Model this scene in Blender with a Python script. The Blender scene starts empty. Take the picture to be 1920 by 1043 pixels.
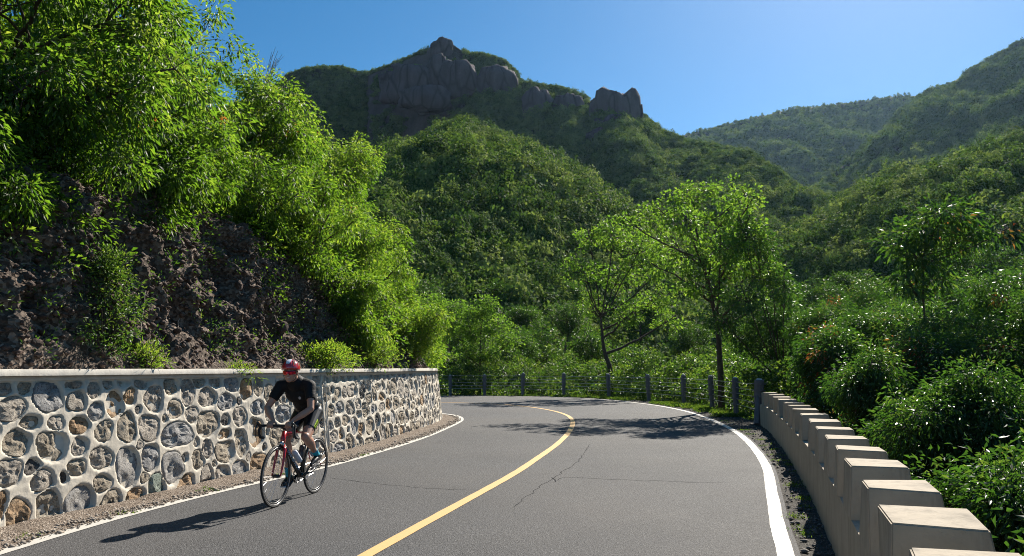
import bpy, math, random
import numpy as np
from mathutils import Vector, Matrix

sc = bpy.context.scene
RAD = math.radians
# ------------------------------------------------------------------ camera
F_PX = 1400.0; PITCH = math.atan(168.5 / F_PX); EYE = 1.55
cam_d = bpy.data.cameras.new('camera'); cam = bpy.data.objects.new('camera', cam_d)
sc.collection.objects.link(cam); sc.camera = cam
cam.location = (0, 0, EYE); cam.rotation_euler = (math.pi / 2 + PITCH, 0, 0)
cam_d.sensor_width = 36; cam_d.lens = 36 * F_PX / 1920
cam_d.clip_start = 0.05; cam_d.clip_end = 8000
# ------------------------------------------------------------------ light
SUN_AZ = RAD(29.5); SUN_EL = RAD(37.4)          # azimuth from +Y towards +X
sun_dir = Vector((math.sin(SUN_AZ) * math.cos(SUN_EL), math.cos(SUN_AZ) * math.cos(SUN_EL), math.sin(SUN_EL)))
sl = bpy.data.lights.new('sun', 'SUN'); so = bpy.data.objects.new('sun', sl); sc.collection.objects.link(so)
so.rotation_euler = sun_dir.to_track_quat('Z', 'Y').to_euler()
sl.energy = 5.0; sl.angle = RAD(0.53); sl.color = (1.0, 0.93, 0.82)
w = bpy.data.worlds.new('World'); sc.world = w; w.use_nodes = True
nt = w.node_tree; nt.nodes.clear()
sky = nt.nodes.new('ShaderNodeTexSky'); sky.sky_type = 'NISHITA'; sky.sun_disc = False
sky.sun_elevation = SUN_EL; sky.sun_rotation = SUN_AZ
sky.altitude = 600; sky.air_density = .85; sky.dust_density = 0.3; sky.ozone_density = 3.5
bg = nt.nodes.new('ShaderNodeBackground'); bg.inputs['Strength'].default_value = 0.060
wo = nt.nodes.new('ShaderNodeOutputWorld')
hs = nt.nodes.new('ShaderNodeHueSaturation'); hs.inputs['Saturation'].default_value = 1.28; hs.inputs['Hue'].default_value = .49
nt.links.new(sky.outputs[0], hs.inputs['Color']); nt.links.new(hs.outputs[0], bg.inputs[0]); nt.links.new(bg.outputs[0], wo.inputs[0])
sc.view_settings.view_transform = 'Standard'; sc.view_settings.look = 'None'
sc.view_settings.exposure = 1.05; sc.view_settings.gamma = 1.0; sc.view_settings.use_curve_mapping = False
sc.render.engine = 'CYCLES'
cy = sc.cycles
cy.max_bounces = 8; cy.diffuse_bounces = 3; cy.glossy_bounces = 2; cy.transmission_bounces = 5; cy.transparent_max_bounces = 6
cy.volume_bounces = 0; cy.use_denoising = True; cy.denoiser = 'OPENIMAGEDENOISE'; cy.denoising_input_passes = 'RGB_ALBEDO_NORMAL'; cy.denoising_prefilter = 'NONE'; cy.use_adaptive_sampling = False; cy.filter_width = 1.0; cy.sample_clamp_indirect = 6
cy.caustics_reflective = False; cy.caustics_refractive = False

rng = np.random.default_rng(11); random.seed(5)

# ------------------------------------------------------------------ helpers
def at(u, v, y):
    """the point of the place seen at photo pixel (u, v) at ground distance y"""
    a = (u - 960) / F_PX; b = (521.5 - v) / F_PX
    yy = math.cos(PITCH) - math.sin(PITCH) * b; zz = math.sin(PITCH) + math.cos(PITCH) * b
    return np.array([a * y / yy, y, EYE + zz * y / yy])

def hash3(ix, iy, iz, seed):
    h = (ix * 374761393 + iy * 668265263 + iz * 2147483647 + seed * 1442695041) & 0xffffffff
    h = ((h ^ (h >> 13)) * 1274126177) & 0xffffffff
    h = ((h ^ (h >> 16)) * 2246822519) & 0xffffffff
    return ((h ^ (h >> 15)) & 0xffff) / 65535.0

def vnoise(p, seed=0):
    """value noise, -1..1, p (N,3)"""
    p = np.asarray(p, float); i = np.floor(p).astype(np.int64); f = p - i; f = f * f * f * (f * (f * 6 - 15) + 10)
    r = 0
    for dx in (0, 1):
        wx = f[:, 0] if dx else 1 - f[:, 0]
        for dy in (0, 1):
            wy = f[:, 1] if dy else 1 - f[:, 1]
            for dz in (0, 1):
                wz = f[:, 2] if dz else 1 - f[:, 2]
                r = r + wx * wy * wz * hash3(i[:, 0] + dx, i[:, 1] + dy, i[:, 2] + dz, seed)
    return r * 2 - 1

def fbm(p, octaves=4, seed=0, gain=.5):
    p = np.asarray(p, float); a = 1.0; s = 0; t = 0
    for o in range(octaves):
        s = s + a * vnoise(p * 2 ** o + o * 17.3, seed + o); t += a; a *= gain
    return s / t

def mesh_data(name, V, F, mat=None, smooth=False, attrs=None):
    V = np.asarray(V, np.float32)
    me = bpy.data.meshes.new(name)
    if isinstance(F, np.ndarray) and F.ndim == 2:
        n, k = F.shape
        me.vertices.add(len(V)); me.vertices.foreach_set('co', V.ravel())
        me.loops.add(n * k); me.loops.foreach_set('vertex_index', F.astype(np.int32).ravel())
        me.polygons.add(n); me.polygons.foreach_set('loop_start', np.arange(0, n * k, k, dtype=np.int32))
        me.update(calc_edges=True)
    else:
        me.from_pydata([tuple(map(float, v)) for v in V], [], [tuple(int(i) for i in f) for f in F]); me.update()
    if smooth: me.polygons.foreach_set('use_smooth', np.ones(len(me.polygons), bool))
    if attrs:
        for an, av in attrs.items():
            a = me.attributes.new(an, 'FLOAT', 'POINT'); a.data.foreach_set('value', np.asarray(av, np.float32))
    if mat: me.materials.append(mat)
    return me

def link(name, me, parent=None, loc=None):
    o = bpy.data.objects.new(name, me); sc.collection.objects.link(o)
    if parent: o.parent = parent
    if loc is not None: o.location = tuple(float(c) for c in loc)
    return o

def mk(name, V, F, mat, parent=None, smooth=False, attrs=None, loc=None):
    return link(name, mesh_data(name, V, F, mat, smooth, attrs), parent, loc)

def tag(o, label=None, cat=None, group=None, kind=None):
    if label: o['label'] = label
    if cat: o['category'] = cat
    if group: o['group'] = group
    if kind: o['kind'] = kind
    return o

def empty(name, loc, rz=0):
    o = bpy.data.objects.new(name, None); sc.collection.objects.link(o)
    o.location = tuple(float(c) for c in loc); o.rotation_euler = (0, 0, rz); o.empty_display_size = .2
    return o

class Acc:
    """collects polygons (mixed) into one mesh"""
    def __init__(s): s.V = []; s.F = []; s.n = 0
    def add(s, V, F):
        V = np.asarray(V, float)
        s.V.append(V); s.F += [tuple(i + s.n for i in f) for f in F]; s.n += len(V)
    def box(s, c, h, rot=None):
        V = np.array([[x, y, z] for x in (-1, 1) for y in (-1, 1) for z in (-1, 1)], float) * np.array(h)
        if rot is not None: V = V @ np.array(rot).T
        s.add(V + np.array(c), [(0, 1, 3, 2), (4, 6, 7, 5), (0, 4, 5, 1), (2, 3, 7, 6), (0, 2, 6, 4), (1, 5, 7, 3)])
    def tube(s, pts, rad, n=6, cap=True, flat=None):
        V, F = tube(pts, rad, n, cap, flat); s.add(V, F)
    def get(s): return np.vstack(s.V), s.F
    def obj(s, name, mat, parent=None, smooth=False, loc=None):
        V, F = s.get(); return mk(name, V, F, mat, parent, smooth, None, loc)

def tube(pts, rad, n=6, cap=True, flat=None):
    P = np.asarray(pts, float); m = len(P)
    R = np.broadcast_to(np.asarray(rad, float), (m,)) if np.ndim(rad) <= 1 else rad
    T = np.gradient(P, axis=0); T /= np.linalg.norm(T, axis=1)[:, None] + 1e-9
    up = np.array([0, 0, 1.]) if abs(T[0, 2]) < .9 else np.array([0, 1., 0])
    V = []
    a = np.arange(n) * 2 * math.pi / n
    B = np.cross(T[0], up); B /= np.linalg.norm(B)
    for i in range(m):
        B = B - T[i] * np.dot(B, T[i]); B /= np.linalg.norm(B) + 1e-9
        C = np.cross(T[i], B)
        fa = 1 if flat is None else flat
        V.append(P[i] + R[i] * (np.cos(a)[:, None] * B * fa + np.sin(a)[:, None] * C))
    V = np.vstack(V); F = []
    for i in range(m - 1):
        for j in range(n):
            k = (j + 1) % n
            F.append((i * n + j, i * n + k, (i + 1) * n + k, (i + 1) * n + j))
    if cap:
        F.append(tuple(range(n - 1, -1, -1))); F.append(tuple((m - 1) * n + j for j in range(n)))
    return V, F

def bez(a, b, c, n=6):
    t = np.linspace(0, 1, n)[:, None]; a, b, c = map(np.asarray, (a, b, c))
    return (1 - t) ** 2 * a + 2 * t * (1 - t) * b + t * t * c

def spline(P, step=.05):
    P = np.array(P, float); Q = np.vstack([2 * P[0] - P[1], P, 2 * P[-1] - P[-2]]); out = []
    for i in range(1, len(Q) - 2):
        p0, p1, p2, p3 = Q[i - 1:i + 3]; n = max(2, int(np.linalg.norm(p2 - p1) / step))
        t = np.linspace(0, 1, n, endpoint=False)[:, None]
        out.append(.5 * ((2 * p1) + (-p0 + p2) * t + (2 * p0 - 5 * p1 + 4 * p2 - p3) * t ** 2 + (-p0 + 3 * p1 - 3 * p2 + p3) * t ** 3))
    out.append(P[-1:]); C = np.vstack(out)
    d = np.r_[0, np.cumsum(np.linalg.norm(np.diff(C, axis=0), axis=1))]
    s = np.arange(0, d[-1], step)
    return np.stack([np.interp(s, d, C[:, k]) for k in range(C.shape[1])], 1), s

def normals2(C):
    T = np.gradient(C[:, :2], axis=0); T /= np.linalg.norm(T, axis=1)[:, None]
    return T, np.c_[T[:, 1], -T[:, 0]]          # tangent, right-hand normal

def dist_poly(X, Y, C):
    """distance to polyline and side sign (positive = right of travel)"""
    P = np.c_[X.ravel(), Y.ravel()]; best = np.full(len(P), 1e9); side = np.zeros(len(P))
    for a, b in zip(C[:-1], C[1:]):
        d = b - a; t = np.clip(((P - a) @ d) / (d @ d + 1e-12), 0, 1); q = P - (a + t[:, None] * d)
        dd = np.hypot(q[:, 0], q[:, 1]); sg = d[1] * q[:, 0] - d[0] * q[:, 1]
        m = dd < best - 1e-9; best[m] = dd[m]; side[m] = np.sign(sg[m])
    return best.reshape(X.shape), side.reshape(X.shape)

def grid_faces(ni, nj):
    i, j = np.meshgrid(np.arange(ni - 1), np.arange(nj - 1), indexing='ij'); a = (i * nj + j).ravel()
    return np.c_[a, a + nj, a + nj + 1, a + 1]

# ------------------------------------------------------------------ materials
class NT:
    def __init__(s, name):
        s.m = bpy.data.materials.new(name); s.m.use_nodes = True; s.t = s.m.node_tree; s.t.nodes.clear()
        s.out = s.t.nodes.new('ShaderNodeOutputMaterial')
    def n(s, ty, **kw):
        nd = s.t.nodes.new(ty)
        for k, v in kw.items():
            if k.startswith('i_'): nd.inputs[k[2:].replace('_', ' ')].default_value = v
            else: setattr(nd, k, v)
        return nd
    def l(s, a, b): s.t.links.new(a, b)
    def coord(s): return s.n('ShaderNodeTexCoord').outputs['Object']
    def noise(s, scale, detail=4, rough=.6, vec=None):
        nd = s.n('ShaderNodeTexNoise'); nd.inputs['Scale'].default_value = scale; nd.inputs['Detail'].default_value = detail
        nd.inputs['Roughness'].default_value = rough
        s.l(vec if vec is not None else s.coord(), nd.inputs['Vector']); return nd.outputs['Fac']
    def voro(s, scale, feature='F1', vec=None, out='Distance'):
        nd = s.n('ShaderNodeTexVoronoi', feature=feature); nd.inputs['Scale'].default_value = scale
        s.l(vec if vec is not None else s.coord(), nd.inputs['Vector']); return nd.outputs[out]
    def ramp(s, fac, stops):
        r = s.n('ShaderNodeValToRGB'); e = r.color_ramp.elements
        while len(e) < len(stops): e.new(.5)
        for k, (p, c) in enumerate(stops):
            e[k].position = p; e[k].color = (*c, 1) if len(c) == 3 else c
        s.l(fac, r.inputs[0]); return r.outputs[0]
    def mix(s, fac, a, b, mode='MIX'):
        m = s.n('ShaderNodeMix', data_type='RGBA', blend_type=mode)
        for sock, v in ((m.inputs[0], fac), (m.inputs[6], a), (m.inputs[7], b)):
            if hasattr(v, 'links'): s.l(v, sock)
            elif isinstance(v, (int, float)): sock.default_value = v
            else: sock.default_value = (*v, 1)
        return m.outputs[2]
    def bump(s, h, strength=.5, dist=.02, normal=None):
        b = s.n('ShaderNodeBump'); b.inputs['Strength'].default_value = strength; b.inputs['Distance'].default_value = dist
        s.l(h, b.inputs['Height'])
        if normal is not None: s.l(normal, b.inputs['Normal'])
        return b.outputs[0]
    def attr(s, name): return s.n('ShaderNodeAttribute', attribute_name=name).outputs['Fac']
    def bsdf(s, col, rough=.8, normal=None, spec=.5, metal=0, **kw):
        b = s.n('ShaderNodeBsdfPrincipled')
        for sock, v in ((b.inputs['Base Color'], col), (b.inputs['Roughness'], rough)):
            if hasattr(v, 'links'): s.l(v, sock)
            elif isinstance(v, (int, float)): sock.default_value = v
            else: sock.default_value = (*v, 1)
        b.inputs['Specular IOR Level'].default_value = spec; b.inputs['Metallic'].default_value = metal
        for k, v in kw.items(): b.inputs[k].default_value = v
        if normal is not None: s.l(normal, b.inputs['Normal'])
        return b
    def done(s, sh): s.l(sh.outputs[0], s.out.inputs[0]); return s.m

def plain(name, col, rough=.5, metal=0, spec=.5, grain=0, **kw):
    m = NT(name); c = col; nrm = None
    if grain:
        f = m.noise(grain, 4); c = m.mix(f, [x * .75 for x in col], [min(1, x * 1.25) for x in col]); nrm = m.bump(f, .3, .004)
    return m.done(m.bsdf(c, rough, nrm, spec, metal, **kw))

def leaf_mat(name, stops, tstops, trans=.5, rough=.4, spec=.5, inst=False):
    m = NT(name); r = m.attr('rnd')
    if inst:
        oi = m.n('ShaderNodeObjectInfo'); q = m.n('ShaderNodeMath', operation='MULTIPLY_ADD'); q.inputs[1].default_value = .75; m.l(oi.outputs['Random'], q.inputs[0])
        q2 = m.n('ShaderNodeMath', operation='MULTIPLY'); q2.inputs[1].default_value = .4; m.l(r, q2.inputs[0]); m.l(q2.outputs[0], q.inputs[2]); r = q.outputs[0]
    col = m.ramp(r, stops); tcol = m.ramp(r, tstops)
    b = m.bsdf(col, rough, None, spec); t = m.n('ShaderNodeBsdfTranslucent'); m.l(tcol, t.inputs[0])
    x = m.n('ShaderNodeMixShader'); x.inputs[0].default_value = trans
    m.l(b.outputs[0], x.inputs[1]); m.l(t.outputs[0], x.inputs[2]); return m.done(x)

def mat_asphalt():
    m = NT('asphalt'); v = m.voro(95, out='Color'); sep = m.n('ShaderNodeSeparateColor'); m.l(v, sep.inputs[0])
    agg = m.ramp(sep.outputs[0], [(0, (.026, .026, .029)), (.45, (.074, .076, .082)), (.8, (.145, .147, .152)), (1, (.32, .31, .30))])
    fine = m.noise(260, 2); agg = m.mix(fine, agg, (.086, .085, .087)); g2 = m.noise(34, 3, .8); agg = m.mix(m.ramp(g2, [(.42, (1, 1, 1)), (.56, (0, 0, 0))]), agg, m.mix(.8, agg, (.010, .010, .011))); agg = m.mix(m.ramp(m.noise(55, 2, .8), [(.60, (0, 0, 0)), (.68, (.9,) * 3)]), agg, (.27, .265, .26)); agg = m.mix(m.ramp(m.noise(62, 1, .9), [(.30, (.9,) * 3), (.40, (0, 0, 0))]), agg, (.012, .012, .013))
    big = m.noise(.8, 7, .7); c = m.mix(m.ramp(big, [(.3, (0, 0, 0)), (.7, (1, 1, 1))]), agg, m.mix(.5, agg, (.102, .10, .102)))
    # slightly browner dust towards the edge of the lane
    c2 = m.mix(m.ramp(m.noise(.17, 3), [(.42, (0, 0, 0)), (.7, (.5, .5, .5))]), c, (.10, .09, .082))
    trk = m.noise(.32, 4, .65); c2 = m.mix(m.ramp(trk, [(.40, (.55,) * 3), (.55, (0, 0, 0))]), c2, m.mix(.35, c2, (.03, .03, .032)))
    d = m.voro(95); b = m.bump(d, .8, .010); b2 = m.bump(m.noise(32, 4, .8), .7, .014, b)
    return m.done(m.bsdf(c2, m.ramp(big, [(0, (.74,) * 3), (1, (.9,) * 3)]), b2, .3))
def mat_paint(name, col, dirt):
    m = NT(name); n1 = m.noise(9, 6, .7); n2 = m.noise(70, 4, .7)
    c = m.mix(m.ramp(n1, [(.5, (0, 0, 0)), (.8, (.55,) * 3)]), col, dirt)
    c = m.mix(m.ramp(n2, [(.62, (0, 0, 0)), (.72, (1, 1, 1))]), c, [x * .45 for x in dirt])
    return m.done(m.bsdf(c, .65, m.bump(m.noise(150, 3), .5, .003), .4))
def mat_dirt(name, a, b, c_, scale=22):
    m = NT(name); v = m.voro(scale * 2.2, out='Color'); sep = m.n('ShaderNodeSeparateColor'); m.l(v, sep.inputs[0])
    c = m.ramp(sep.outputs[0], [(0, a), (.6, b), (1, c_)]); n1 = m.noise(scale * .12, 6, .7)
    c = m.mix(m.ramp(n1, [(.35, (0, 0, 0)), (.65, (1, 1, 1))]), c, m.mix(.6, c, a))
    bb = m.bump(m.voro(scale * 2.2), .8, .02, m.bump(m.noise(scale * .3, 6), .7, .05))
    return m.done(m.bsdf(c, .95, bb, .2))
def mat_concrete(name, col, stain=.5, sc_=1):
    m = NT(name); n1 = m.noise(3.5 * sc_, 8, .7); n2 = m.noise(60, 4)
    mp = m.n('ShaderNodeMapping'); mp.inputs['Scale'].default_value = (9, 9, .7); m.l(m.coord(), mp.inputs[0])
    streak = m.noise(1.2, 5, .6, mp.outputs[0])
    c = m.mix(m.ramp(n1, [(.35, (0, 0, 0)), (.75, (1, 1, 1))]), col, [x * .72 for x in col])
    c = m.mix(m.ramp(streak, [(.52, (0, 0, 0)), (.75, (stain,) * 3)]), c, [x * .42 for x in col])
    c = m.mix(m.ramp(n2, [(.66, (0, 0, 0)), (.75, (.6,) * 3)]), c, [x * .4 for x in col])
    b = m.bump(n2, .35, .004, m.bump(m.noise(14, 6), .4, .012))
    return m.done(m.bsdf(c, .88, b, .3))
def mat_stone(name, a, b, c_):
    m = NT(name); info = m.n('ShaderNodeObjectInfo')
    add = m.n('ShaderNodeVectorMath', operation='ADD'); m.l(m.coord(), add.inputs[0])
    mul = m.n('ShaderNodeVectorMath', operation='SCALE'); mul.inputs['Scale'].default_value = 40
    m.l(info.outputs['Location'], mul.inputs[0]); m.l(mul.outputs[0], add.inputs[1]); v = add.outputs[0]
    n1 = m.noise(7, 8, .72, v); n2 = m.noise(38, 6, .75, v)
    c = m.ramp(n1, [(.3, a), (.5, b), (.72, c_)])
    c = m.mix(m.ramp(n2, [(.36, (1, 1, 1)), (.46, (0, 0, 0))]), c, [x * .35 for x in a])
    k = m.voro(16, 'DISTANCE_TO_EDGE', v)
    bb = m.bump(n2, 1.0, .03, m.bump(n1, .9, .06))
    return m.done(m.bsdf(c, .85, bb, .35))
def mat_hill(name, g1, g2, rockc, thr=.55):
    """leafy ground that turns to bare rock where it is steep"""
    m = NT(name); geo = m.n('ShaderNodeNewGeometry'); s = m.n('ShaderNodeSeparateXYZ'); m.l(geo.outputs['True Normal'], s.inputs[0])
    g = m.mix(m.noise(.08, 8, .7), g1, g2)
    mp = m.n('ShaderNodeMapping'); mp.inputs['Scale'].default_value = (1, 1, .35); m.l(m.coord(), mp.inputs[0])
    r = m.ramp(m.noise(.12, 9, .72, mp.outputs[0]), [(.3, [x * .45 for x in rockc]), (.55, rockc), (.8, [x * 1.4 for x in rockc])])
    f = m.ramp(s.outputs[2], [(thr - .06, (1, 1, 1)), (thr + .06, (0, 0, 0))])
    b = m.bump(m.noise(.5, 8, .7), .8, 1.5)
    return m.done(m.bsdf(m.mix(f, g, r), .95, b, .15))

M = {}
M['asphalt'] = mat_asphalt()
M['white_line'] = mat_paint('white_road_paint', (.50, .475, .43), (.30, .28, .25))
M['yellow_line'] = mat_paint('yellow_road_paint', (.60, .37, .14), (.40, .27, .14))
M['crack'] = plain('tar_crack', (.055, .055, .055), 1.0, spec=0, grain=20)
M['verge'] = mat_dirt('gravelly_dirt', (.10, .075, .055), (.24, .19, .15), (.42, .36, .30), 30)
M['shoulder'] = mat_dirt('dark_shoulder_dirt', (.035, .032, .028), (.085, .078, .07), (.17, .16, .145), 34)
M['soil'] = mat_dirt('dark_soil', (.03, .025, .018), (.07, .055, .038), (.12, .10, .07), 5)  # dark brown soil of the ground sheet, mottled at random
M['rockbank'] = mat_dirt('conglomerate_bank', (.042, .031, .024), (.125, .093, .071), (.27, .215, .17), 11)
M['mortar'] = mat_concrete('wall_mortar', (.60, .54, .445), .5)
M['coping'] = mat_concrete('wall_coping', (.60, .56, .49), .25)
M['parapet'] = mat_concrete('parapet_concrete', (.39, .33, .25), .8)
M['post'] = mat_concrete('post_concrete', (.15, .145, .15), .4)
M['pebble'] = plain('pebble', (.26, .22, .18), .9, grain=30)
M['cable'] = plain('steel_cable', (.42, .43, .44), .35, .7)
M['bark'] = (lambda m: m.done(m.bsdf(m.mix(m.noise(14, 6, .7), (.030, .022, .016), (.12, .095, .07)), .95, m.bump(m.noise(30, 6), .8, .02), .2)))(NT('bark'))
M['st_g'] = mat_stone('grey_rubble', (.21, .18, .145), (.44, .385, .32), (.64, .575, .48))
M['st_b'] = mat_stone('blue_grey_rubble', (.17, .167, .165), (.36, .35, .34), (.58, .555, .52))
M['st_t'] = mat_stone('tan_rubble', (.19, .15, .105), (.41, .345, .26), (.60, .53, .42))
M['st_o'] = mat_stone('ochre_rubble', (.20, .12, .06), (.44, .29, .165), (.58, .46, .32))
M['st_d'] = mat_stone('dark_rubble', (.06, .055, .05), (.13, .12, .11), (.24, .21, .18))
M['st_w'] = mat_stone('pale_smooth_rubble', (.30, .28, .26), (.40, .38, .355), (.46, .44, .41))
M['st_n'] = mat_stone('greenish_rubble', (.16, .20, .16), (.28, .33, .27), (.42, .45, .38))
M['st_r'] = mat_stone('reddish_cobble', (.06, .04, .033), (.15, .10, .08), (.27, .21, .175))
G = lambda *a: [(p, c) for p, c in a]
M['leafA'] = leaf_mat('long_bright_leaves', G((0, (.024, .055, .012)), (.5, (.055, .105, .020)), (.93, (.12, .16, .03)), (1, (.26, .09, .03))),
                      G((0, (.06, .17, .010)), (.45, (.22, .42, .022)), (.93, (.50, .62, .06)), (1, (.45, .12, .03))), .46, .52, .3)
M['leafB'] = leaf_mat('light_green_leaves', G((0, (.030, .07, .018)), (.6, (.065, .13, .03)), (1, (.11, .17, .04))),
                      G((0, (.08, .21, .02)), (.6, (.22, .42, .03)), (1, (.42, .58, .06))), .45, .55, .25)
M['leafC'] = leaf_mat('glossy_narrow_leaves', G((0, (.020, .045, .016)), (.6, (.040, .085, .024)), (.90, (.08, .12, .035)), (.94, (.22, .12, .03)), (1, (.30, .05, .02))),
                      G((0, (.04, .12, .012)), (.6, (.10, .25, .02)), (.90, (.25, .38, .04)), (.94, (.42, .25, .04)), (1, (.50, .10, .03))), .34, .45, .38)
M['leafD'] = leaf_mat('undergrowth_leaves', G((0, (.018, .042, .012)), (.5, (.042, .088, .020)), (1, (.12, .16, .035))),
                      G((0, (.04, .11, .010)), (.5, (.12, .26, .02)), (1, (.40, .52, .05))), .36, .5, .4)
M['leafE'] = leaf_mat('far_crown_leaves', G((0, (.020, .048, .016)), (.5, (.078, .13, .034)), (1, (.23, .27, .09))),
                      G((0, (.03, .09, .012)), (.5, (.16, .29, .035)), (1, (.38, .48, .09))), .24, .8, .08, True)
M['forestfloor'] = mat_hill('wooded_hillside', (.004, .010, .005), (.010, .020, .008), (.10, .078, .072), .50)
# ------------------------------------------------------------------ the lines of the road (plan, metres)
WALL_P = [(-7.2, -5), (-6.4, 0), (-5.6, 4), (-5.15, 6), (-4.85, 7.3), (-4.55, 8.4), (-4.29, 9.4), (-4.05, 10.4), (-3.72, 11.65), (-3.32, 13.1), (-3.02, 14.4), (-2.70, 16.1), (-2.36, 18.5), (-2.1, 21.15), (-2.08, 22.6), (-2.25, 23.8), (-2.7, 24.8), (-3.6, 25.8), (-5, 26.5), (-7, 27), (-12, 27.4)]
LEFT_P = [(-6.6, -5), (-5.6, 0), (-4.72, 4), (-4.36, 6.3), (-4.25, 7.15), (-4.13, 7.91), (-3.95, 8.72), (-3.67, 9.76), (-3.32, 10.8), (-3.02, 11.75), (-2.75, 12.8), (-2.52, 13.95), (-2.24, 15.37), (-1.93, 17.39), (-1.70, 19.67), (-1.56, 21.4), (-1.52, 22.6), (-1.66, 24.0), (-2.06, 25.3), (-3.0, 26.5), (-4.6, 27.5), (-7, 28.1), (-12, 28.5), (-30, 28)]
YEL_P = [(-4.2, -5), (-2.9, 0), (-1.70, 4.6), (-1.22, 6.42), (-.98, 7.35), (-.58, 8.9), (0.0, 11.15), (.40, 12.99), (.90, 15.45), (1.32, 18.0), (1.62, 20.4), (1.80, 22.7), (1.80, 25.0), (1.50, 27.4), (.84, 29.8), (-.13, 31.8), (-1.41, 33.2), (-3.0, 34.1), (-6, 34.9), (-12, 35.3), (-30, 35)]
RIGHT_P = [(-1.5, -5), (0.1, 0), (1.60, 4.4), (2.27, 6.42), (2.62, 7.6), (3.25, 9.6), (4.08, 12.3), (4.95, 15.9), (5.56, 19.2), (6.02, 23.1), (6.25, 27.03), (6.07, 30.76), (5.60, 33.6), (4.94, 36.2), (3.83, 38.6), (2.55, 40.0), (1.17, 41.0), (-.29, 41.5), (-2.0, 41.7), (-6, 41.9), (-12, 42.1), (-30, 42)]
PAR_P = [(-.9, -5), (.15, -1), (.82, 1.2), (1.41, 2.7), (1.76, 3.66), (2.09, 4.58), (2.42, 5.54), (2.74, 6.45), (3.07, 7.46), (3.43, 8.55), (3.79, 9.69), (4.18, 11), (4.60, 12.39), (5.24, 14.59), (5.63, 16.0), (6.42, 18.9), (6.88, 20.95)]
FEN_P = [(6.83, 21.15), (7.22, 23.2), (7.44, 25.2), (7.55, 27.4), (7.50, 29.6), (7.30, 31.9), (6.72, 35.0), (5.4, 38.6), (3.0, 41.4), (.55, 42.6), (-1.55, 43.1), (-3.6, 43.4), (-6.2, 43.5), (-9, 43.6)]
wallC, wallS = spline(WALL_P, .02); wallT, wallN = normals2(wallC)
leftC, _ = spline(LEFT_P, .1); yelC, _ = spline(YEL_P, .1); rightC, _ = spline(RIGHT_P, .1)
parC, parS = spline(PAR_P, .05); parT, parN = normals2(parC); fenC, fenS = spline(FEN_P, .1)

def ribbon(C, w, z, jit=0.0):
    T, N = normals2(C); j = (fbm(np.c_[C * 3, np.zeros(len(C))], 3, 5) * jit)[:, None]; j2 = (fbm(np.c_[C * 3, np.ones(len(C)) * 9], 3, 6) * jit)[:, None]
    A = C - N * (w / 2 + j); B = C + N * (w / 2 + j2)
    V = np.empty((len(C) * 2, 3)); V[0::2, :2] = A; V[1::2, :2] = B; V[:, 2] = z
    i = np.arange(len(C) - 1) * 2
    return V, np.c_[i, i + 1, i + 3, i + 2]

# road surface: loft left edge to right edge by matched arc length
def resample(C, n):
    d = np.r_[0, np.cumsum(np.linalg.norm(np.diff(C, axis=0), axis=1))]; t = np.linspace(0, d[-1], n)
    return np.c_[np.interp(t, d, C[:, 0]), np.interp(t, d, C[:, 1])]
def loft(A, B, n, m, zf):
    A = resample(A, n); B = resample(B, n); t = np.linspace(0, 1, m)
    P = A[:, None] * (1 - t[None, :, None]) + B[:, None] * t[None, :, None]
    V = np.c_[P.reshape(-1, 2), zf(P[..., 0], P[..., 1]).ravel()]
    return V, grid_faces(n, m)
def offset(C, d):
    T, N = normals2(C); return C + N * d
zero = lambda x, y: np.zeros_like(x)
# split at the middle (yellow line) so that the two lofts follow it
V1, F1 = loft(offset(leftC, -.10), yelC, 260, 8, zero); V2, F2 = loft(yelC, offset(rightC, .12), 260, 8, zero)
mk('road', np.vstack([V1, V2]), np.vstack([F1, F2 + len(V1)])[:, ::-1], M['asphalt'])['kind'] = 'structure'
for nm, C, wd, mt in (('road_edge_line', leftC, .15, 'white_line'), ('road_centre_line', yelC, .128, 'yellow_line'), ('road_edge_line', rightC, .142, 'white_line')):
    V, F = ribbon(C, wd, .005, .006); o = mk(nm, V, F[:, ::-1], M[mt]); o['kind'] = 'structure'
o['label'] = 'white line along the outer edge of the bend'
def crack(pts, w):
    C = np.array(pts, float); C, _ = spline(C, .06); C = C + fbm(np.c_[C * 4, C[:, :1] * 0], 4, 31)[:, None] * np.array([.07, .05])
    T, N = normals2(C); ww = w * (.35 + .9 * np.abs(fbm(np.c_[C * 5, C[:, :1] * 0 + 7], 3, 8)))[:, None]; ww[0] = ww[-1] = 0
    V = np.empty((len(C) * 2, 3)); V[0::2, :2] = C - N * ww; V[1::2, :2] = C + N * ww; V[:, 2] = .0022
    i = np.arange(len(C) - 1) * 2; mk('road_crack', V, np.c_[i, i + 2, i + 3, i + 1], M['crack'])['kind'] = 'structure'
crack([(.02, 8.6), (.32, 9.9), (.75, 11.4), (1.10, 12.8), (1.42, 14.4), (1.62, 15.6)], .009)
crack([(.62, 10.6), (.78, 10.9), (1.3, 10.75), (2.0, 10.55), (3.0, 10.4)], .010)
crack([(.55, 10.9), (.6, 10.6), (.56, 10.4)], .018)
crack([(-2.6, 10.9), (-1.9, 10.4), (-1.0, 9.9), (-.2, 9.7)], .008)

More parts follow.
